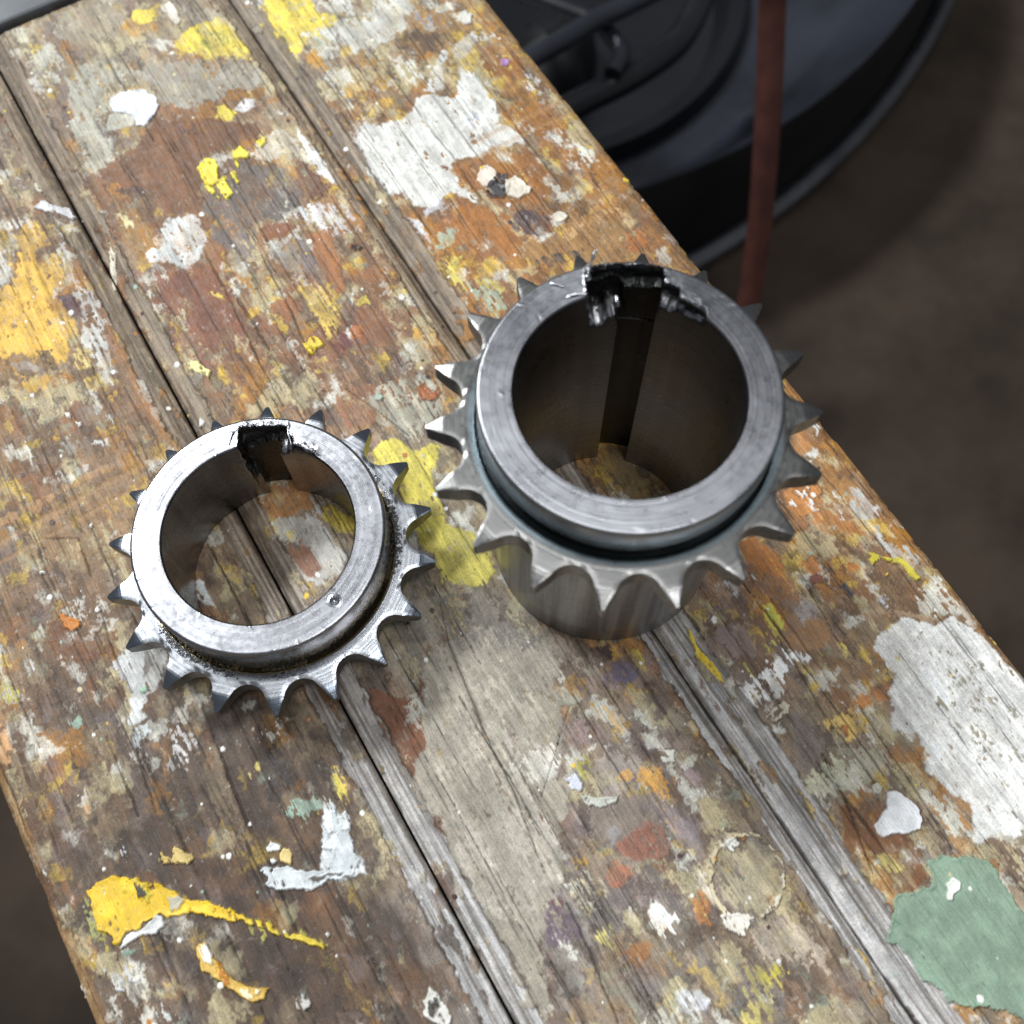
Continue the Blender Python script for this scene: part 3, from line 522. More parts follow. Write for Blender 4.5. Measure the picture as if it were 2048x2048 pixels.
60,55,50,.1,.4,f,-107,-440,-89,-439,-91,-457,-107,-463,-112,-453
235,200,60,.4,.6,o,-68,-25,-60,-35,-60,-79,-68,-109,-76,-91,-75,-57
218,222,222,.04,.5,o,-100,-63,-101,-89,-88,-106,-76,-117,-78,-129,-95,-136,-95,-187,-99,-210,-136,-200,-170,-184
225,222,210,.1,.4,f,451,-300,472,-311,460,-329,441,-322,446,-308,458,-318
215,160,60,.35,.8,o,397,-388,408,-412,403,-447,386,-445,387,-416
140,125,125,.2,1,o,362,-358,403,-365,423,-390,441,-431,427,-465,394,-446
215,200,180,.35,.9,o,404,-485,411,-515,376,-551,373,-517
150,120,95,.15,1,o,88,-557,115,-561,123,-604,99,-601,77,-589
180,168,150,.2,.8,o,17,-464,40,-470,12,-515,-9,-537,-13,-515
180,115,60,.08,.9,o,1030,83,1060,75,1060,51,1046,32,1026,30,1020,57
215,212,205,.1,.6,o,1078,87,1089,83,1084,65,1073,62,1073,77
220,218,210,.1,.6,o,1039,35,1052,40,1048,21,1039,17,1026,30
185,112,45,.12,1.2,o,954,4,1003,-25,996,-57,990,-89,1000,-122,1029,-157,1023,-171,997,-159,974,-133,943,-105,932,-72,932,-37
228,226,220,.72,.5,f,943,2,997,-22,987,-70,967,-84,925,-59
170,112,50,.2,1.2,o,1039,-1,1064,-26,1077,-79,1071,-121,1073,-175,1044,-166,1044,-122,1011,-84,1013,-41
150,95,60,.15,1,o,999,-77,1046,-96,1022,-127,1000,-122
185,182,175,.2,.8,o,1054,-74,1077,-79,1066,-99,1078,-129,1069,-146,1036,-143,1024,-136,1033,-107
190,188,180,.25,.8,o,1035,-156,1047,-168,1042,-191,1070,-217,1072,-252,1050,-269,1033,-246,1024,-214,1030,-184
185,105,35,.08,.9,o,808,-54,839,-64,853,-99,852,-128,836,-144,814,-139,799,-113,792,-88
190,115,50,.1,.9,o,879,-132,902,-137,904,-168,889,-176,873,-158
190,110,35,.02,.5,o,952,-193,965,-194,972,-205,966,-214,952,-212,946,-202
205,185,60,.08,.5,f,997,-198,1007,-202,1018,-216,1031,-227,1049,-238,1052,-261,1051,-286,1040,-276,1036,-248,1023,-231,1013,-217,994,-218
135,75,65,.02,.4,f,877,-173,891,-173,896,-184,884,-194,872,-190
80,75,78,.25,.7,o,908,-213,927,-216,929,-242,915,-254,906,-232
175,140,110,.1,.8,o,912,-274,949,-287,994,-323,1030,-357,1018,-362,987,-331,946,-302,915,-287
205,205,210,.15,.6,f,954,-278,968,-274,975,-287,960,-294,954,-286
235,185,60,0,.25,f,1001,-244,1007,-243,1006,-248,1001,-249
228,185,60,.1,.3,f,841,-63,847,-64,847,-71,841,-71
205,195,60,.3,.8,o,769,-179,796,-187,781,-219,778,-234,765,-218,762,-200
200,190,70,.4,.7,o,733,-227,757,-229,750,-250,731,-242
160,150,145,.15,.9,o,807,-218,840,-197,854,-222,855,-243,833,-251,808,-239
165,115,70,.1,.9,o,770,-245,808,-239,847,-255,849,-285,826,-303,792,-283,763,-265
238,235,225,.02,.3,f,666,-146,676,-143,680,-153,672,-159,664,-155
200,170,90,.3,.9,o,842,-305,872,-299,867,-327,837,-334
195,120,60,.2,.8,o,843,-400,862,-408,863,-428,851,-433,831,-421
205,205,200,.4,.8,o,771,-105,785,-109,785,-122,769,-121
200,200,205,.35,.8,o,708,-88,742,-87,753,-119,731,-132,716,-106
228,204,66,.02,.7,o,280,494,312,499,345,488,362,449,397,443,414,427,399,408,360,384,353,350,322,332,307,350,286,372,295,404,289,455
190,176,80,.62,1,o,308,491,347,453,332,410,299,411,289,455
212,192,72,.04,.8,o,307,304,329,300,358,255,396,205,374,147,343,136,306,150,278,179,277,215,295,239,268,264
172,160,84,.6,1,o,326,265,364,216,344,166,307,188
185,120,60,.08,.8,o,47,512,90,537,139,503,134,478,150,445,133,418,124,442,78,447,53,453,46,480
195,190,180,.12,.9,o,53,453,117,428,136,408,137,370,141,315,99,296,67,297,50,334,54,367,78,374,61,412,51,440
225,190,60,.35,.6,o,62,429,83,416,74,390,56,401
150,100,75,.05,.7,o,64,401,82,390,85,348,87,320,77,309,58,325,54,349,52,377
230,195,50,.15,.7,o,154,443,172,422,189,376,170,355,152,375,142,413
205,208,205,.15,.6,o,-132,422,-120,414,-116,356,-116,347,-138,374,-143,398
170,165,155,.3,1,o,133,474,160,448,139,406,117,428
150,98,70,.15,.9,o,290,651,372,611,357,550,271,533,273,601
178,170,150,.3,1,o,357,630,492,559,446,476,378,463,324,521,336,592
90,65,48,.1,.6,f,267,665,268,664,267,662,266,663
160,85,45,.02,.5,f,433,569,453,567,459,538,475,544,470,527,445,522,428,537
170,190,170,0,.3,f,350,594,361,598,363,586,355,579,348,585
130,120,105,.2,1.2,o,160,215,245,208,273,148,237,84,151,95,138,144
200,195,180,.3,1,o,101,19,146,16,113,-44,85,-19
220,198,68,.12,.8,o,281,394,328,342,353,341,337,277,294,222,268,256,285,317
222,190,60,.1,.3,f,-307,-168,-273,-204,-241,-242,-210,-281,-214,-284,-257,-239,-290,-203,-311,-176
"""
ZONES = np.array([(0.3, 163.1, 120, 98, 80, 0.5), (19.9, 168.7, 165, 150, 125, 0.7), (22.3, 136.3, 120, 85, 60, 0.3), (-17.9, 104.5, 140, 105, 70, 0.6), (-9.1, 85.4, 130, 100, 75, 0.5), (14.9, 96.0, 125, 80, 58, 0.5), (31.4, 81.7, 130, 85, 60, 0.6), (34.4, 102.1, 150, 110, 75, 0.7), (30.4, 61.5, 140, 105, 80, 0.5), (31.1, 41.5, 140, 125, 105, 0.5), (71.6, 153.5, 170, 160, 140, 0.7), (89.0, 135.5, 150, 115, 75, 0.6), (93.9, 97.7, 150, 100, 55, 0.6), (73.9, 75.0, 155, 98, 50, 0.5), (98.4, 63.2, 155, 108, 60, 0.35), (78.1, 115.8, 150, 105, 65, 0.6), (-36.4, 57.7, 125, 95, 72, 0.4), (-46.8, 41.3, 120, 90, 68, 0.5), (-39.2, 26.0, 105, 85, 70, 0.5), (-25.5, 12.6, 82, 66, 55, 0.22), (-40.1, 1.4, 74, 57, 46, 0.14), (-28.8, -14.9, 70, 53, 44, 0.12), (-26.7, -29.8, 72, 55, 45, 0.14), (-52.6, -17.0, 105, 88, 75, 0.6), (-8.3, -2.9, 80, 62, 50, 0.2), (24.4, 9.7, 135, 125, 112, 0.4), (12.9, -10.5, 152, 138, 122, 0.4), (32.1, -22.0, 135, 118, 108, 0.6), (30.4, -40.9, 128, 115, 110, 0.8), (23.2, -59.6, 130, 120, 108, 0.8), (10.9, -47.8, 125, 115, 108, 0.5), (65.6, -20.7, 128, 105, 92, 0.6), (60.1, -43.9, 125, 108, 90, 0.7), (63.7, -60.8, 135, 115, 95, 0.6), (89.3, -12.0, 150, 100, 62, 0.5), (88.3, -28.8, 135, 105, 78, 0.5), (84.8, -68.6, 150, 130, 110, 0.5), (108.1, -11.2, 150, 100, 60, 0.5), (90.3, 5.8, 150, 100, 62, 0.5), (60.4, 17.5, 150, 120, 70, 0.4)], float)
CRACKS = [[(248,146),(222,67),(199,-103),(189,-228),(164,-371),(161,-419)],[(356,-147),(288,-207),(226,-259)],[(863,-193),(844,-318)],[(805,-416),(799,-543),(788,-697)],[(695,-452),(678,-554),(645,-660)],[(-345,224),(-359,142),(-367,67)],[(-220,198),(-234,38),(-235,-111),(-244,-241)],[(-389,235),(-393,119),(-398,75)],[(202,1107),(197,969),(185,803),(182,671)],[(303,1030),(296,884),(281,745)],[(308,645),(339,572),(367,480)],[(214,-454),(215,-567),(211,-664)],[(172,-429),(163,-528),(148,-631)],[(-343,653),(-288,620),(-298,532)],[(-307,470),(-320,357),(-319,284)]]
patches = []
for ln in PATCH.strip().split('\n'):
    a = ln.split(','); patches.append((tuple(int(v) for v in a[:3]), float(a[3]), float(a[4]), a[5], np.array([float(v) for v in a[6:]]).reshape(-1, 2)/10))
def sd_poly(x, y, P):
    """signed distance, positive inside"""
    d = np.full(x.shape, 1e9, np.float32); ins = np.zeros(x.shape, bool)
    for i in range(len(P)):
        ax, ay = P[i-1]; bx, by = P[i]; ex = bx-ax; ey = by-ay; L = ex*ex+ey*ey+1e-9
        t = np.clip(((x-ax)*ex+(y-ay)*ey)/L, 0, 1); dx = x-ax-t*ex; dy = y-ay-t*ey
        d = np.minimum(d, dx*dx+dy*dy)
        c = ((ay > y) != (by > y)); 
        if abs(ey) > 1e-9: ins ^= c & (x < ex*(y-ay)/ey+ax)
    return np.where(ins, 1, -1)*np.sqrt(d)
random.seed(11)
DOTS = []
for k in range(620):
    dx = random.uniform(-59, 110); dy = random.uniform(-105, 190); r = 0.13+0.45*random.random()**4
    c = random.choice([(228, 226, 218)]*6+[(205, 190, 150), (225, 185, 70), (150, 175, 155), (190, 120, 60), (60, 50, 45), (70, 45, 40)])
    DOTS.append((dx, dy, r, c))
def axis(lo, hi, a, b, step):
    """dense from a to b, then growing steps to lo and hi"""
    c = list(np.arange(a, b+1e-6, step)); s = step
    while c[-1] < hi-1e-6: s = min(s*1.35, 5); c.append(min(hi, c[-1]+s))
    s = step; pre = []
    q = a
    while q > lo+1e-6: s = min(s*1.35, 5); q = max(lo, q-s); pre.append(q)
    return np.array(pre[::-1]+c)
def make_plank(x0, x1, ylo, a, b, bevL, bevR, roundL, roundR, seed):
    ST = 0.215
    xs = np.arange(x0, x1+1e-6, ST); xs[-1] = x1
    ys = axis(ylo, 194.3, a, b, ST)
    # extra columns down the sides
    X, Y = np.meshgrid(xs, ys, indexing='ij')
    x = X.astype(np.float32); y = Y.astype(np.float32)
    # noise fields
    w1x = fbm(x/4, y/5, 11, 4)-0.5; w1y = fbm(x/4, y/5, 12, 4)-0.5
    w2x = fbm(x/0.9, y/1.2, 13, 3)-0.5; w2y = fbm(x/0.9, y/1.2, 14, 3)-0.5
    str_ = fbm(x/0.55, y/5.0, 15, 4); pat = fbm(x/2.2, y/3.2, 16, 5); fin = fbm(x/0.6, y/0.8, 17, 3); big = fbm(x/14, y/20, 18, 4)
    gx_ = x+0.8*(fbm(x/30, y/60, 19, 2)-0.5)*6
    grain = fbm(gx_/1.3, y/60, 20, 3); grain2 = fbm(gx_/0.35, y/25, 21, 3)
    # broad tone of the worn old surface
    acc = np.zeros(x.shape+(3,), np.float32); ws = np.zeros(x.shape, np.float32); busy = np.zeros(x.shape, np.float32)
    wx = x+9*w1x; wy = y+11*w1y
    for zx, zy, r_, g_, b_, bz in ZONES:
        w = 1/(((wx-zx)**2+(wy-zy)**2)/60+0.6)**2.2
        acc += w[..., None]*lin((r_, g_, b_)).astype(np.float32); ws += w; busy += w*bz
    C = acc/ws[..., None]; busy /= ws
    H = np.zeros(x.shape, np.float32); G = np.full(x.shape, 0.38, np.float32)
    def lay(mask, col, h=0.0, g=None):
        nonlocal C, H, G
        m = mask[..., None]; C = C*(1-m)+m*lin(col).astype(np.float32); H = H+mask*h
        if g is not None: G = G*(1-mask)+g*mask
    C = C*(0.72+0.56*pat[..., None])
    def nlay(s, sx, sy, cov, col, mul=1.0, h=0.03, soft=0.04, g=None, op=0.8):
        n = fbm((x+1.2*w2x)/sx, (y+1.2*w2y)/sy, s, 5)
        t = 1-cov*mul*1.0
        lay(op*sstep(t-soft, t+soft, n), col, h, g)
    warm = np.clip((C[..., 0]-C[..., 2])/(C[..., 0]+1e-4)*1.6-0.5, 0, 1)
    nlay(30, 6, 9, 0.30, (102, 72, 50), 0.6+0*busy, 1.0, 0, ) if False else nlay(30, 6, 9, 0.34, (102, 72, 50), 0.6+0*busy, 0.0, 0.16, None, 0.6)
    nlay(31, 5, 7, 0.36, (150, 128, 102), busy, 0.02, 0.14, None, 0.6)
    nlay(32, 6, 9, 0.30, (146, 92, 56), warm*busy*1.3, 0.02, 0.10, None, 0.65)
    nlay(33, 6, 9, 0.28, (182, 118, 40), warm*busy*1.2, 0.02, 0.07, None, 0.7)
    nlay(34, 5.5, 7.5, 0.24, (192, 176, 138), busy, 0.04, 0.09, None, 0.7)
    nlay(35, 4.0, 6.0, 0.24, (124, 112, 112), (1-warm)*busy*1.4, 0.02, 0.12, None, 0.5)
    nlay(36, 4.0, 5.5, 0.12, (212, 208, 196), busy, 0.06, 0.05, None, 0.8)
    nlay(37, 3.6, 5.0, 0.10, (208, 168, 66), busy*(0.4+warm), 0.04, 0.05, None, 0.75)
    nlay(38, 1.2, 5.0, 0.13, (74, 54, 44), 1.0+0*busy, -0.04, 0.06, None, 0.6)
    nlay(39, 3.0, 3.2, 0.03, (150, 168, 150), busy, 0.03, 0.05, None, 0.6)
    nlay(40, 0.7, 1.0, 0.02, (205, 200, 188), busy, 0.03, 0.04, None, 0.6)
    nlay(41, 0.6, 1.8, 0.05, (78, 60, 50), 1.0+0*busy, -0.02, 0.05, None, 0.5)
    # painted patches
    def do_patches(flag):
        for col, wear, edge, fl_, P in patches:
            if fl_ != flag: continue
            mnx, mny = P.min(0)-2; mxx, mxy = P.max(0)+2
            i0, i1 = np.searchsorted(xs, [mnx, mxx]); j0, j1 = np.searchsorted(ys, [mny, mxy])
            if i1-i0 < 2 or j1-j0 < 2: continue
            S = np.s_[i0:i1, j0:j1]
            sd = sd_poly(x[S]+edge*(1.5*w1x[S]+0.7*w2x[S]), y[S]+edge*(1.8*w1y[S]+0.8*w2y[S]), P)
            sf = 0.10+0.25*edge*(flag == 'o')
            m = sstep(-sf, sf, sd+0.35*edge*(fin[S]-0.5))
            hsh = (abs(hash((col, int(P[0, 0]*10)))) % 97)/7.0
            n = 0.45*str_[S]+0.3*fin[S]+0.25*fbm(x[S]/1.7, y[S]/2.3, 50+hsh, 4)
            n = 0.5+(n-0.5)*1.35
            edgebias = 0.25*sstep(1.6, 0.0, sd)
            cov = sstep(wear+edgebias*min(1, wear*5)-0.06, wear+edgebias*min(1, wear*5)+0.06, n) if wear > 0.015 else 1.0
            k = (m*cov*(0.97 if flag == 'f' else (0.90 if wear < 0.06 else 0.60)+(0.08 if wear < 0.06 else 0.36)*sstep(0.15, 0.6, fbm(x[S]/3.1, y[S]/6.0, 66+hsh, 4))))[..., None]
            cc = lin(col); cc = cc if flag == 'f' else cc*0.90+0.10*cc.mean(); cc = cc*(0.82+0.32*fbm(x[S]/2.6, y[S]/3.4, 60+hsh, 4)[..., None])
            C[S] = C[S]*(1-k)+k*cc; kk = k[..., 0]
            th = 0.36 if flag == 'f' else 0.07
            bead = th*(1+0.9*np.exp(-(np.clip(sd, 0, 9)/0.35)**2)) if flag == 'f' else th
            H[S] += kk*bead; G[S] = G[S]*(1-kk)+kk*(0.85 if flag == 'f' else 0.45)
    do_patches('o')
    # grey bare wood along the bevelled board edges
    bfun = lambda bw: bw*(1+0.32*sstep(20, -20, y)*(seed == 3)) if bw > 1 else bw
    for (dist, bw0) in ((x-x0, bevL), (x1-x, bevR)):
        bw = bfun(bw0)
        if bw0 > 0:
            dj = dist+0.8*w1x+0.45*w2x
            m = sstep(bw*1.0+0.10, bw*1.0-0.12, dj)
            ww = fbm(x/0.45, y/22, 70+seed, 4); keep = sstep(0.86, 0.92, fbm(x/1.6, y/5, 72, 4))
            lf = sstep(60, -30, y)[..., None]
            gc = (lin((92, 76, 62))*(1-lf)+lin((112, 104, 98))*lf)*(1-ww[..., None])+(lin((150, 132, 114))*(1-lf)+lin((196, 194, 192))*lf)*ww[..., None]
            k = (0.92*m*(1-keep*0.9)*(bw0 > 1))[..., None]; C = C*(1-k)+k*gc*(0.85+0.3*pat[..., None]); H -= 0.38*k[..., 0]
            k = (0.72*np.exp(-((dj-bw-0.1)/0.28)**2)*sstep(0.25, 0.6, fbm(x/2, y/6, 73, 3))*(bw0 > 1))[..., None]; C = C*(1-k)+k*lin((52, 36, 26)); H -= 0.12*k[..., 0]
            dk = (0.8*sstep(0.42, 0.0, dist+0.5*w1x))[..., None]; C = C*(1-dk)+dk*lin((48, 40, 33))
    # worn brown outer edges
    for (dist, rd) in ((x-x0, roundL), (x1-x, roundR)):
        if rd > 0:
            es = fbm(x/0.7, y/16, 75, 4); k = (0.62*sstep(rd*1.15, rd*0.55, dist+0.7*w1x)*sstep(0.15, 0.4, fbm(x/2, y/7, 76, 3)))[..., None]
            C = C*(1-k)+k*(lin((86, 54, 34))*(1-es[..., None])+lin((172, 128, 84))*es[..., None])
            H -= 0.9*sstep(0.80, 0.93, fbm(x/2.5, y/4, 77, 4))*np.exp(-(dist/1.3)**2)+0.25*(es-0.5)*np.exp(-(dist/2)**2)
    # dirt in the grain, cracks
    gk = (1-0.5*sstep(0.40, 0.5, G))[..., None]; C = C*(1+gk*(0.34*grain[..., None]-0.19))*(1+gk*(0.22*grain2[..., None]-0.12))
    H += 0.10*(grain-0.5)+0.05*(grain2-0.5)+0.05*(pat-0.5)+0.03*(fin-0.5)
    def crack(pts, wd, dep, dark):
        nonlocal C, H
        py = pts[:, 1]; o = np.argsort(py); cx = np.interp(ys, py[o], pts[o, 0], left=1e3, right=1e3)
        cx = cx+0.5*(vn(ys/9, ys*0+pts[0, 0], 3)-0.5)+0.22*(vn(ys/1.3, ys*0+pts[0, 0], 4)-0.5)
        wv = wd*(0.35+1.0*vn(ys/4, ys*0+pts[0, 0], 6))
        i0, i1 = np.searchsorted(xs, [pts[:, 0].min()-1.5, pts[:, 0].max()+1.5])
        if i1-i0 < 2: return
        dd = np.abs(x[i0:i1]-cx[None, :]); k = np.exp(-(dd/wv[None, :])**2)
        C[i0:i1] *= (1-dark*k)[..., None]; H[i0:i1] -= dep*k
    rs = np.random.RandomState(seed)
    for k in range(80):
        cx = rs.uniform(x0+bevL+1, x1-bevR-1); yc = rs.uniform(-110, 190); L = rs.uniform(6, 40)
        crack(np.array([[cx, yc-L], [cx+rs.uniform(-.5, .5), yc], [cx+rs.uniform(-1, 1), yc+L]]), rs.uniform(0.07, 0.17), rs.uniform(0.10, 0.35), rs.uniform(0.45, 0.9))
    for pts in CRACKS: crack(np.array(pts, float)/10, 0.17, 0.35, 0.85)
    # saw scores running across the boards
    for sy, dep, w_, xa, xb in SCORES:
        yy = y-sy-0.02*(x)-0.7*(fbm(x/9, x*0+1, 33, 2)-0.5)
        k = np.exp(-(yy/w_)**2)*sstep(xa-2, xa+2, x)*sstep(xb+2, xb-2, x); H -= dep*k
        C = C*(1-0.45*k[..., None])+0.45*k[..., None]*lin((170, 128, 88))
    do_patches('f')
    for dx, dy, r, c in DOTS:
        if dx < x0-1 or dx > x1+1: continue
        i0, i1 = np.searchsorted(xs, [dx-r-.3, dx+r+.3]); j0, j1 = np.searchsorted(ys, [dy-r-.3, dy+r+.3])
        if i1-i0 < 1 or j1-j0 < 1: continue
        S = np.s_[i0:i1, j0:j1]; d = np.hypot(x[S]-dx, (y[S]-dy)*0.9)
        k = sstep(r+0.07, r-0.07, d+0.1*(fin[S]-0.5)); C[S] = C[S]*(1-k[..., None])+k[..., None]*lin(c); H[S] += 0.10*k; G[S] = np.maximum(G[S], 0.7*k)
    # cross section
    lum = C.mean(-1, keepdims=True); wm = np.clip((C[..., 0:1]-C[..., 2:3])/(lum+0.02)-0.9, 0, 1)*(lum < 0.3); C = C*(1-0.14*wm); C = C*0.98+lum*0.02; C[..., 1] += 0.05*np.clip(C[..., 0]-C[..., 2], 0, 1)
    Z = 0.9*np.tanh(H/0.9)
    for (dist, bw, rd) in ((x-x0, bevL, roundL), (x1-x, bevR, roundR)):
        if bw > 0:
            t = np.clip(1-dist/bfun(bw), 0, 1); Z -= 1.05*t*t*(3-2*t)+0.45*t**8
        if rd > 0:
            dd = np.clip(rd-dist, 0, rd); Z -= (rd-np.sqrt(np.maximum(rd*rd-dd*dd, 0)))*0.95
    yy = np.clip(194.3-y, 0, 3); Z -= (3-np.sqrt(np.maximum(9-(3-yy)**2, 0)))*0.4
    # skirts
    def pad(A, l, r): return np.concatenate([l, A, r], 0)
    zs = [-20, -8, -4]
    sk = lambda Xr, i: np.stack([np.full((3, len(ys)), Xr)]); 
    one = np.ones((3, len(ys)), np.float32)
    XX = pad(X, one*x0, one*x1); YY = pad(Y, Y[:3], Y[:3])
    ZZ = pad(Z, np.array(zs)[:, None]*one, np.array(zs[::-1])[:, None]*one)
    sidec = lambda row: (0.55*row+0.45*lin((120, 85, 55)))[None].repeat(3, 0)
    CC = pad(C, sidec(C[0]), sidec(C[-1])); GG = pad(G, one*0.2, one*0.2)
    # end faces
    nx = XX.shape[0]
    def endpad(A, f0, f1): return np.concatenate([f0, A, f1], 1)
    XX = endpad(XX, XX[:, :1], XX[:, -1:]); YY = endpad(YY, YY[:, :1], YY[:, -1:])
    ZZ = endpad(ZZ, np.full((nx, 1), -20.), np.full((nx, 1), -20.)); CC = endpad(CC, CC[:, :1], CC[:, -1:]); GG = endpad(GG, GG[:, :1], GG[:, -1:])
    V = np.stack([XX, YY, ZZ], -1).reshape(-1, 3)
    CC = np.clip(CC, 0.004, 0.86)
    return V, gridF(XX.shape[0], XX.shape[1]), CC.reshape(-1, 3), GG.reshape(-1)
SCORES = [(70.0, 0.25, 0.9, -60, -5), (66.0, 0.10, 0.5, -60, -12), (103.5, 0.15, 0.8, 84, 112), (99.5, 0.12, 0.6, 78, 112)]
bench = empty('workbench', (25, 40, 0), 'wooden workbench top of three planks covered in old splashes of paint', 'workbench')
PL = [(-59.6, -0.2, -230, -58, 194.3, 0.01, 4.2, 3.5, 0, 1), (0.2, 56.45, -230, -86, 194.3, 4.4, 3.0, 0, 0, 2), (56.68, 110.2, -230, -106, 180, 5.2, 0.01, 0, 2.4, 3)]
BIG = [p for p in patches if p[3] == 'f' and (p[4].max(0)-p[4].min(0)).min() > 5.0 and p[1] < 0.2]+[p for p in patches if p[0] in ((224, 222, 216), (217, 215, 207), (125, 68, 38))]
for args in PL:
    V, F, CC, GG = make_plank(*args)
    # the largest splashes become paint_splash sub-parts: same surface, own object
    cen = V[F].mean(1); tag = np.zeros(len(F), int)
    for k, p in enumerate(BIG):
        P = p[4]; q = (cen[:, 0] > P[:, 0].min()) & (cen[:, 0] < P[:, 0].max()) & (cen[:, 1] > P[:, 1].min()) & (cen[:, 1] < P[:, 1].max()) & (cen[:, 2] > -3)
        if q.sum() < 50: continue
        idx = np.nonzero(q)[0]; s = sd_poly(cen[idx, 0], cen[idx, 1], P); tag[idx[s > 0.05]] = k+1
    root = None
    for k in [0]+[int(t) for t in np.unique(tag) if t > 0]:
        Fk = F[tag == k]
        if len(Fk) < 60: continue
        used, inv = np.unique(Fk, return_inverse=True)
        o = mesh_obj('plank' if k == 0 else 'paint_splash', V[used], inv.reshape(-1, 4), M_WOOD, bench if k == 0 else root)
        if k == 0:
            o.matrix_parent_inverse = Matrix.Translation(-bench.location); root = o
        else: 
            o.matrix_parent_inverse = Matrix.Identity(4)
        c4 = np.c_[CC[used], np.ones(len(used))]; vattr(o, 'tone', c4, 'FLOAT_COLOR'); vattr(o, 'gloss', GG[used])
# dark steel plate butted against the plank ends
def box(name, lo, hi, mat, bev, parent=None):
    import bmesh
    bm = bmesh.new(); bmesh.ops.create_cube(bm, size=1)
    for v in bm.verts: v.co = Vector([(lo[i]+hi[i])/2+(hi[i]-lo[i])*v.co[i] for i in range(3)])*MM
    bmesh.ops.bevel(bm, geom=bm.edges[:], offset=bev*MM, segments=4, profile=0.5, affect='EDGES')
    me = bpy.data.meshes.new(name); bm.to_mesh(me); bm.free(); me.polygons.foreach_set('use_smooth', [True]*len(me.polygons)); me.set_sharp_from_angle(angle=math.radians(35))
    o = bpy.data.objects.new(name, me); COL.objects.link(o); me.materials.append(mat)
    if parent: o.parent = parent
    return o
pl = box('steel_plate', (-75, 195.6, -14), (60, 262, 0.5), M_PLATE, 1.2)
pl['label'] = 'dark grey painted steel plate butted against the plank ends in the upper left corner'; pl['category'] = 'plate'
leg_mat = plain('bare_wood', (0.12, 0.075, 0.045), 0.7, 0.3, 60, 0.3)
for yy in (-150, 150):
    o = box('batten', (-52, yy-20, -42), (103, yy+20, -20.3), leg_mat, 1.5, bench); o.matrix_parent_inverse = Matrix.Translation(-bench.location)

# ------------------------------------------------------------------ sprockets
NTEETH = 18; RT = 30.0; ROOT = 24.7
def flank():
    """valley-bottom to tip outline of half a gap: (radius, angle from the tooth axis)"""
    pc = 27.95; rr = 3.3; pts = []
    for ph in np.radians(np.linspace(0, 64, 12)):
        pts.append((pc-rr*math.cos(ph), rr*math.sin(ph)))
    p0 = pts[-1]; tip = (RT*math.cos(math.radians(10))+0.0, RT*math.sin(math.radians(10))-0.36)
    c = (p0[0]+1.35, p0[1]+0.74)
    for t in np.linspace(0, 1, 9)[1:]:
        pts.append(((1-t)**2*p0[0]+2*t*(1-t)*c[0]+t*t*tip[0], (1-t)**2*p0[1]+2*t*(1-t)*c[1]+t*t*tip[1]))
    out = []
    for a, b in pts: r = math.hypot(a, b); out.append((r, math.radians(10)-math.atan2(b, a)))
    return out
def make_tooth(thick, mat, chz, seed, inner=24.0):
    fl = [(inner, math.radians(10))]+flank(); K = 9; rows = len(fl)
    top = []; bot = []; rn = random.Random(seed)
    wear = rn.uniform(-0.25, 0.2); bend = rn.uniform(-0.12, 0.12)
    for i, (r, a) in enumerate(fl):
        for k in range(K):
            t = k/(K-1)*2-1; ang = a*t; rr = r+(0.10*(1-t*t) if i == rows-1 else 0)
            if i > 14: ang += bend*0.02*(i-14)/6; rr += wear*(i-14)/6*0.6
            s = max(0.0, (rr-27.0)/(RT-27.0)); edge = 0.06 if abs(t) == 1 and i > 0 else 0.0
            d = chz*s**1.3+edge
            top.append((rr*math.cos(ang), rr*math.sin(ang), -d)); bot.append((rr*math.cos(ang), rr*math.sin(ang), -thick+d))
    n = rows*K; V = top+bot; F = []
    for i in range(rows-1):
        for k in range(K-1):
            a = i*K+k; F.append((a, a+K, a+K+1, a+1)); F.append((n+a, n+a+1, n+a+K+1, n+a+K))
        a = i*K; F.append((a, n+a, n+a+K, a+K)); a = i*K+K-1; F.append((a, a+K, n+a+K, n+a))
    for k in range(K-1):
        a = (rows-1)*K+k; F.append((a, n+a, n+a+1, a+1))
    F = [f[::-1] if False else f for f in F]
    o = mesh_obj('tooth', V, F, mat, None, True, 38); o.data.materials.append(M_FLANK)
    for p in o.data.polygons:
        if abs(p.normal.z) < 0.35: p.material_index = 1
    return o
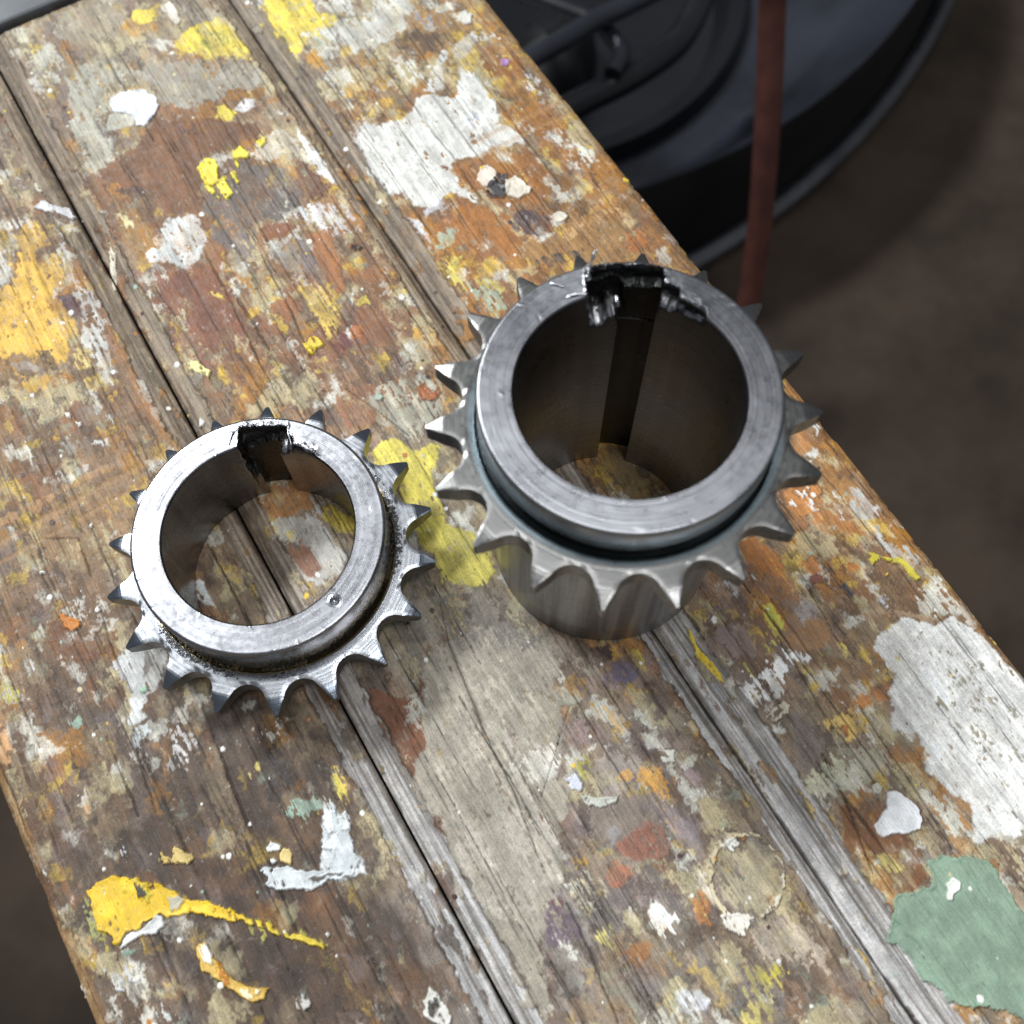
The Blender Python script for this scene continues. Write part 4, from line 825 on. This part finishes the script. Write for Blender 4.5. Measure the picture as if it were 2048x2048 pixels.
def hub_mesh(name, R, r, z0, z1, slot, dmg, mat, parent, dimple=None, undercut=None, outer=None, seed=0, ntheta=1080):
    """sleeve: inner wall with a keyway slot and a torn top end, top face, outer wall"""
    A = np.linspace(0, 2*np.pi, ntheta, endpoint=False)
    sa, sb, sr = slot
    e = math.radians(0.02)
    A = np.sort(np.concatenate([A, [math.radians(sa)-e, math.radians(sa)+e, math.radians(sb)-e, math.radians(sb)+e]]))
    deg = np.degrees(A); n = len(A)
    hgt = z1-z0
    zs = np.unique(np.concatenate([np.linspace(z0, z1-10, 14) if hgt > 14 else np.linspace(z0, z0+3, 3), np.linspace(max(z1-10, z0+3), z1, 46)]))
    inslot = (deg > sa) & (deg < sb)
    ns = fbm(deg[:, None]/5.5, zs[None, :]/1.8, 80+seed, 3)
    ri = np.where(inslot, sr, r)[:, None]*np.ones(len(zs))[None, :]
    gri = np.zeros(ri.shape); bo = np.zeros(ri.shape)
    for (da, db, dr, dz, g) in dmg:      # torn bites: angle range, radius reached, depth below the top
        wob = 0*deg
        wob = 2.4*(fbm(zs[None, :]/3.5+0*deg[:, None], deg[:, None]/14, 81+seed, 2)-0.5); wa = sstep(da-1.6, da+2.6, deg[:, None]+wob)*sstep(db+1.6, db-2.6, deg[:, None]+wob)
        lowz = z1-dz*(0.65+0.6*fbm(deg/7, deg*0+3, 82+seed, 2))
        wz = sstep(-1.0, 1.0, zs[None, :]-lowz[:, None]+0.9*(ns-0.5))
        bite = r+(dr-r)*wa*wz*(0.90+0.12*ns); bo = np.maximum(bo, 0.9*wa*wz)
        ri = np.maximum(ri, np.minimum(bite, R-0.25)); gri = np.maximum(gri, g*wa*wz)
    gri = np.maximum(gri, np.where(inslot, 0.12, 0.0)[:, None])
    recess_dark = np.where(inslot, 0.77, 0.16 if z1 > 30 else 0.3)[:, None]*np.ones(ri.shape); recess_dark = np.maximum(recess_dark, bo); recess_dark[:, -1] = 0.1
    ri[:, -1] += 0.18; 
    V = [np.stack([ri*np.cos(A)[:, None], ri*np.sin(A)[:, None], np.ones(n)[:, None]*zs[None, :]], -1)]
    gr = [gri]
    # top face
    K = 30; t = np.linspace(0, 1, K)[None, :]; rin = (ri[:, -1:]+0.12); rt = rin+(R-0.45-rin)*t
    zt = np.full(rt.shape, z1+0.16)
    nt = fbm(rt*np.cos(A)[:, None]/1.2, rt*np.sin(A)[:, None]/1.2, 85+seed, 4)
    near = np.exp(-((rt-rin)/0.9)**2)
    dm = np.zeros(n)
    for (da, db, dr, dz, g) in dmg: dm = np.maximum(dm, sstep(da-5, da, deg)*sstep(db+5, db, deg))
    zt += dm[:, None]*near*(0.26*nt-0.05)+0.004*(nt-0.5)
    gt = dm[:, None]*np.exp(-((rt-rin)/0.5)**2)*0.5
    if dimple:
        px, py, pr, pd = dimple; dd = np.hypot(rt*np.cos(A)[:, None]-px, rt*np.sin(A)[:, None]-py)
        zt -= pd*np.sqrt(np.clip(1-(dd/pr)**2, 0, 1)); zt += 0.10*np.exp(-((dd-pr-0.15)/0.16)**2); gt = np.maximum(gt, 0.5*(dd < pr*0.55)) 
    # a few nicks
    rk = np.random.RandomState(40+seed)
    for k in range(22):
        a = rk.uniform(0, 2*np.pi); q = rk.choice([r+0.3, R-0.6, rk.uniform(r+1, R-1)]); px, py = q*math.cos(a), q*math.sin(a)
        dx = rt*np.cos(A)[:, None]-px; dy = rt*np.sin(A)[:, None]-py; b = rk.uniform(0, 6.28); u = dx*math.cos(b)+dy*math.sin(b); v = -dx*math.sin(b)+dy*math.cos(b)
        zt += rk.choice([-1, 1])*rk.uniform(0.02, 0.06)*np.exp(-(u/rk.uniform(0.2, 0.9))**2-(v/rk.uniform(0.12, 0.25))**2)
    V.append(np.stack([rt*np.cos(A)[:, None], rt*np.sin(A)[:, None], zt], -1)); gr.append(gt)
    # outer profile
    prof = [(R-0.2, z1+0.08), (R, z1-0.15), (R+0.02, z1-0.5)]
    for (rad_, zz) in outer: prof.append((rad_, zz))
    pr_ = np.array(prof); V.append(np.stack([pr_[:, 0][None, :]*np.cos(A)[:, None], pr_[:, 0][None, :]*np.sin(A)[:, None], pr_[:, 1][None, :]*np.ones(n)[:, None]], -1))
    go = np.zeros((n, len(prof)))
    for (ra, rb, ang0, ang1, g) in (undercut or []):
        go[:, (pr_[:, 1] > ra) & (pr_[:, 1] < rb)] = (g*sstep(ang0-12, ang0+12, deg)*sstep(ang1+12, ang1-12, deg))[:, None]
    gr.append(go)
    V = np.concatenate(V, 1); gr = np.concatenate(gr, 1); m = V.shape[1]
    F = gridF(n, m, True)
    recess_dark = np.concatenate([recess_dark, np.zeros((n, m-recess_dark.shape[1]))], 1)
    o = mesh_obj(name, V.reshape(-1, 3), F, mat, parent, True, 42); vattr(o, 'grime_dark', gr.reshape(-1)); vattr(o, 'recess_dark', recess_dark.reshape(-1)); return o
def make_sprocket(kind, cx, cy, z_top, z_teeth, phase, R, r, slot, dmg, mats, thick, label, dimple, rb, grime_dark, seed, neck, burrs=()):
    t = empty(kind, (cx, cy, 0), label, 'sprocket')
    zt = z_teeth+0.55; zb = zt-thick
    outer = [(R, neck+0.3), (R-0.15, neck), (R-0.75, neck-0.15), (R-0.85, zt-0.15)]
    hub_mesh('hub', R, r, 0.02, z_top-0.16, slot, dmg, mats[0], t, dimple, [(zt-1, neck+0.2, -90, 450, 0.95 if seed == 2 else 0.6)], outer, seed)  # undercut neck blackened: the groove's shadow is put into its colour
    # sleeve below the teeth
    A = np.linspace(0, 2*np.pi, 256, endpoint=False)
    prof = np.array([(rb-1.2, zb+0.5), (rb-0.1, zb-0.05), (rb, zb-0.6)]+[(rb, z) for z in np.linspace(max(zb-1.2, 0.8), 0.6, 6)]+[(rb-0.35, 0.1), (slot[2]+0.1, 0.1)])
    V = np.stack([prof[:, 0][None]*np.cos(A)[:, None], prof[:, 0][None]*np.sin(A)[:, None], prof[:, 1][None]*np.ones(256)[:, None]], -1)
    mesh_obj('lower_sleeve', V.reshape(-1, 3), gridF(256, len(prof), True), M_SLEEVE, t, True, 42)
    # toothed ring: plate with a shallow relief groove, then the teeth
    prof = np.array([(R-1.0, zt-0.45), (R+0.1, zt-0.45), (R+0.35, zt-0.30), (R+0.55, zt-0.02), (R+0.75, zt)]+[(q, zt) for q in np.linspace(R+1.1, 24.02, 5)]+[(24.02, zb), (rb-1.0, zb)])
    n = 1080; A = np.linspace(0, 2*np.pi, n, endpoint=False)
    V = np.stack([prof[:, 0][None]*np.cos(A)[:, None], prof[:, 0][None]*np.sin(A)[:, None], prof[:, 1][None]*np.ones(n)[:, None]], -1)
    ring = mesh_obj('toothed_ring', V.reshape(-1, 3), gridF(n, len(prof), True), mats[1], t, True, 42)
    deg = np.degrees(A) % 360
    g = np.zeros((n, len(prof)))
    for (a0, a1, amt) in grime_dark:
        w = amt*sstep(a0-8, a0+8, deg)*sstep(a1+8, a1-8, deg); g = np.maximum(g, w[:, None]*np.interp(prof[:, 0], [R-1, R+0.9, 24.2], [1, 1, 0.55])[None, :])
    vattr(ring, 'grime_dark', g.reshape(-1))
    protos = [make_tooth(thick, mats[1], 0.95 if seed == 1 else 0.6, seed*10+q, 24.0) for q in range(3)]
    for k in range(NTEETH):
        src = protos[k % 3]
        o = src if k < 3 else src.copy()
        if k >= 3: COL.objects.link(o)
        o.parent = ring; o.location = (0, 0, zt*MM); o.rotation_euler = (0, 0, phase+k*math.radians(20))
    for pts, rad in burrs:
        P = [(x_, y_, z_top+z_) for x_, y_, z_ in pts]
        b = tube('burr', P, rad, M_BURR, t, 8, 5)
        q = np.array([v.co[:] for v in b.data.vertices]); jit = np.random.RandomState(seed+len(P)).uniform(-1, 1, q.shape)*rad*0.45*MM
        b.data.vertices.foreach_set('co', (q+jit).astype(np.float32).ravel())
    return t
make_sprocket('small_sprocket', 2.34, 35.43, 21.08, 10.66, -3.3928, 22.05, 16.67, (53.2, 71.8, 19.0),
              [(47, 76, 20.3, 2.8, 0.68), (61, 75, 19.9, 6.0, 0.7), (65, 76, 19.0, 12.0, 0.62), (43, 51, 18.6, 1.6, 0.4), (28, 50, 17.1, 0.7, 0.0)], (M_HUB, M_RING_S), 4.0,
              'short wide steel sprocket lying on the planks with a small punch mark on its face',
              (5.63, -18.08, 0.8, 0.55), 20.9, [(315, 360, 0.62), (0, 15, 0.6), (185, 232, 0.62), (240, 262, 0.5)], 1, 12.2, [([(5.2, 19.6, 0.0), (4.3, 19.3, 0.15), (3.5, 18.5, 0.15), (2.8, 17.6, 0.0)], 0.16), ([(13.3, 15.3, 0), (12.8, 13.9, 0.15), (12.4, 11.9, 0)], 0.16), ([(10.3, 17.6, 0.0), (10.8, 17.4, 0.1), (11.4, 16.9, 0)], 0.16)])
make_sprocket('tall_sprocket', 58.34, 10.04, 58.19, 49.25, 2.2906, 22.05, 16.67, (41.2, 60.6, 19.9),
              [(41, 77, 21.5, 3.2, 0.85), (32, 45, 19.0, 2.2, 0.8), (57, 76, 21.0, 8.0, 0.85), (17, 42, 17.6, 1.9, 0.45)], (M_HUB_B, M_RING_B), 4.2,
              'tall steel sprocket standing on a long sleeve near the right edge of the bench',
              None, 20.9, [], 2, 52.2, [([(4.9, 19.0, 0.0), (5.3, 19.5, 0.5), (5.6, 20.1, 0.6), (6.0, 20.5, 0.2)], 0.5), ([(6.6, 20.9, 0.2), (7.3, 21.4, 0.9), (8.1, 21.9, 1.5)], 0.24), ([(0.6, 17.9, 0), (1.8, 17.6, 0.2), (3.1, 17.0, 0.1)], 0.2), ([(-0.2, 21.2, 0.0), (0.5, 20.4, 0.1), (1.1, 19.7, 0)], 0.2), ([(7.6, 14.4, -3.4), (7.9, 15.0, -3.0), (8.1, 15.8, -3.0)], 0.4)])

print('triangles', sum(sum(max(0, len(p.vertices)-2) for p in o.data.polygons) if len(o.data.polygons) < 5000 else 2*len(o.data.polygons) for o in bpy.data.objects if o.type == 'MESH'))
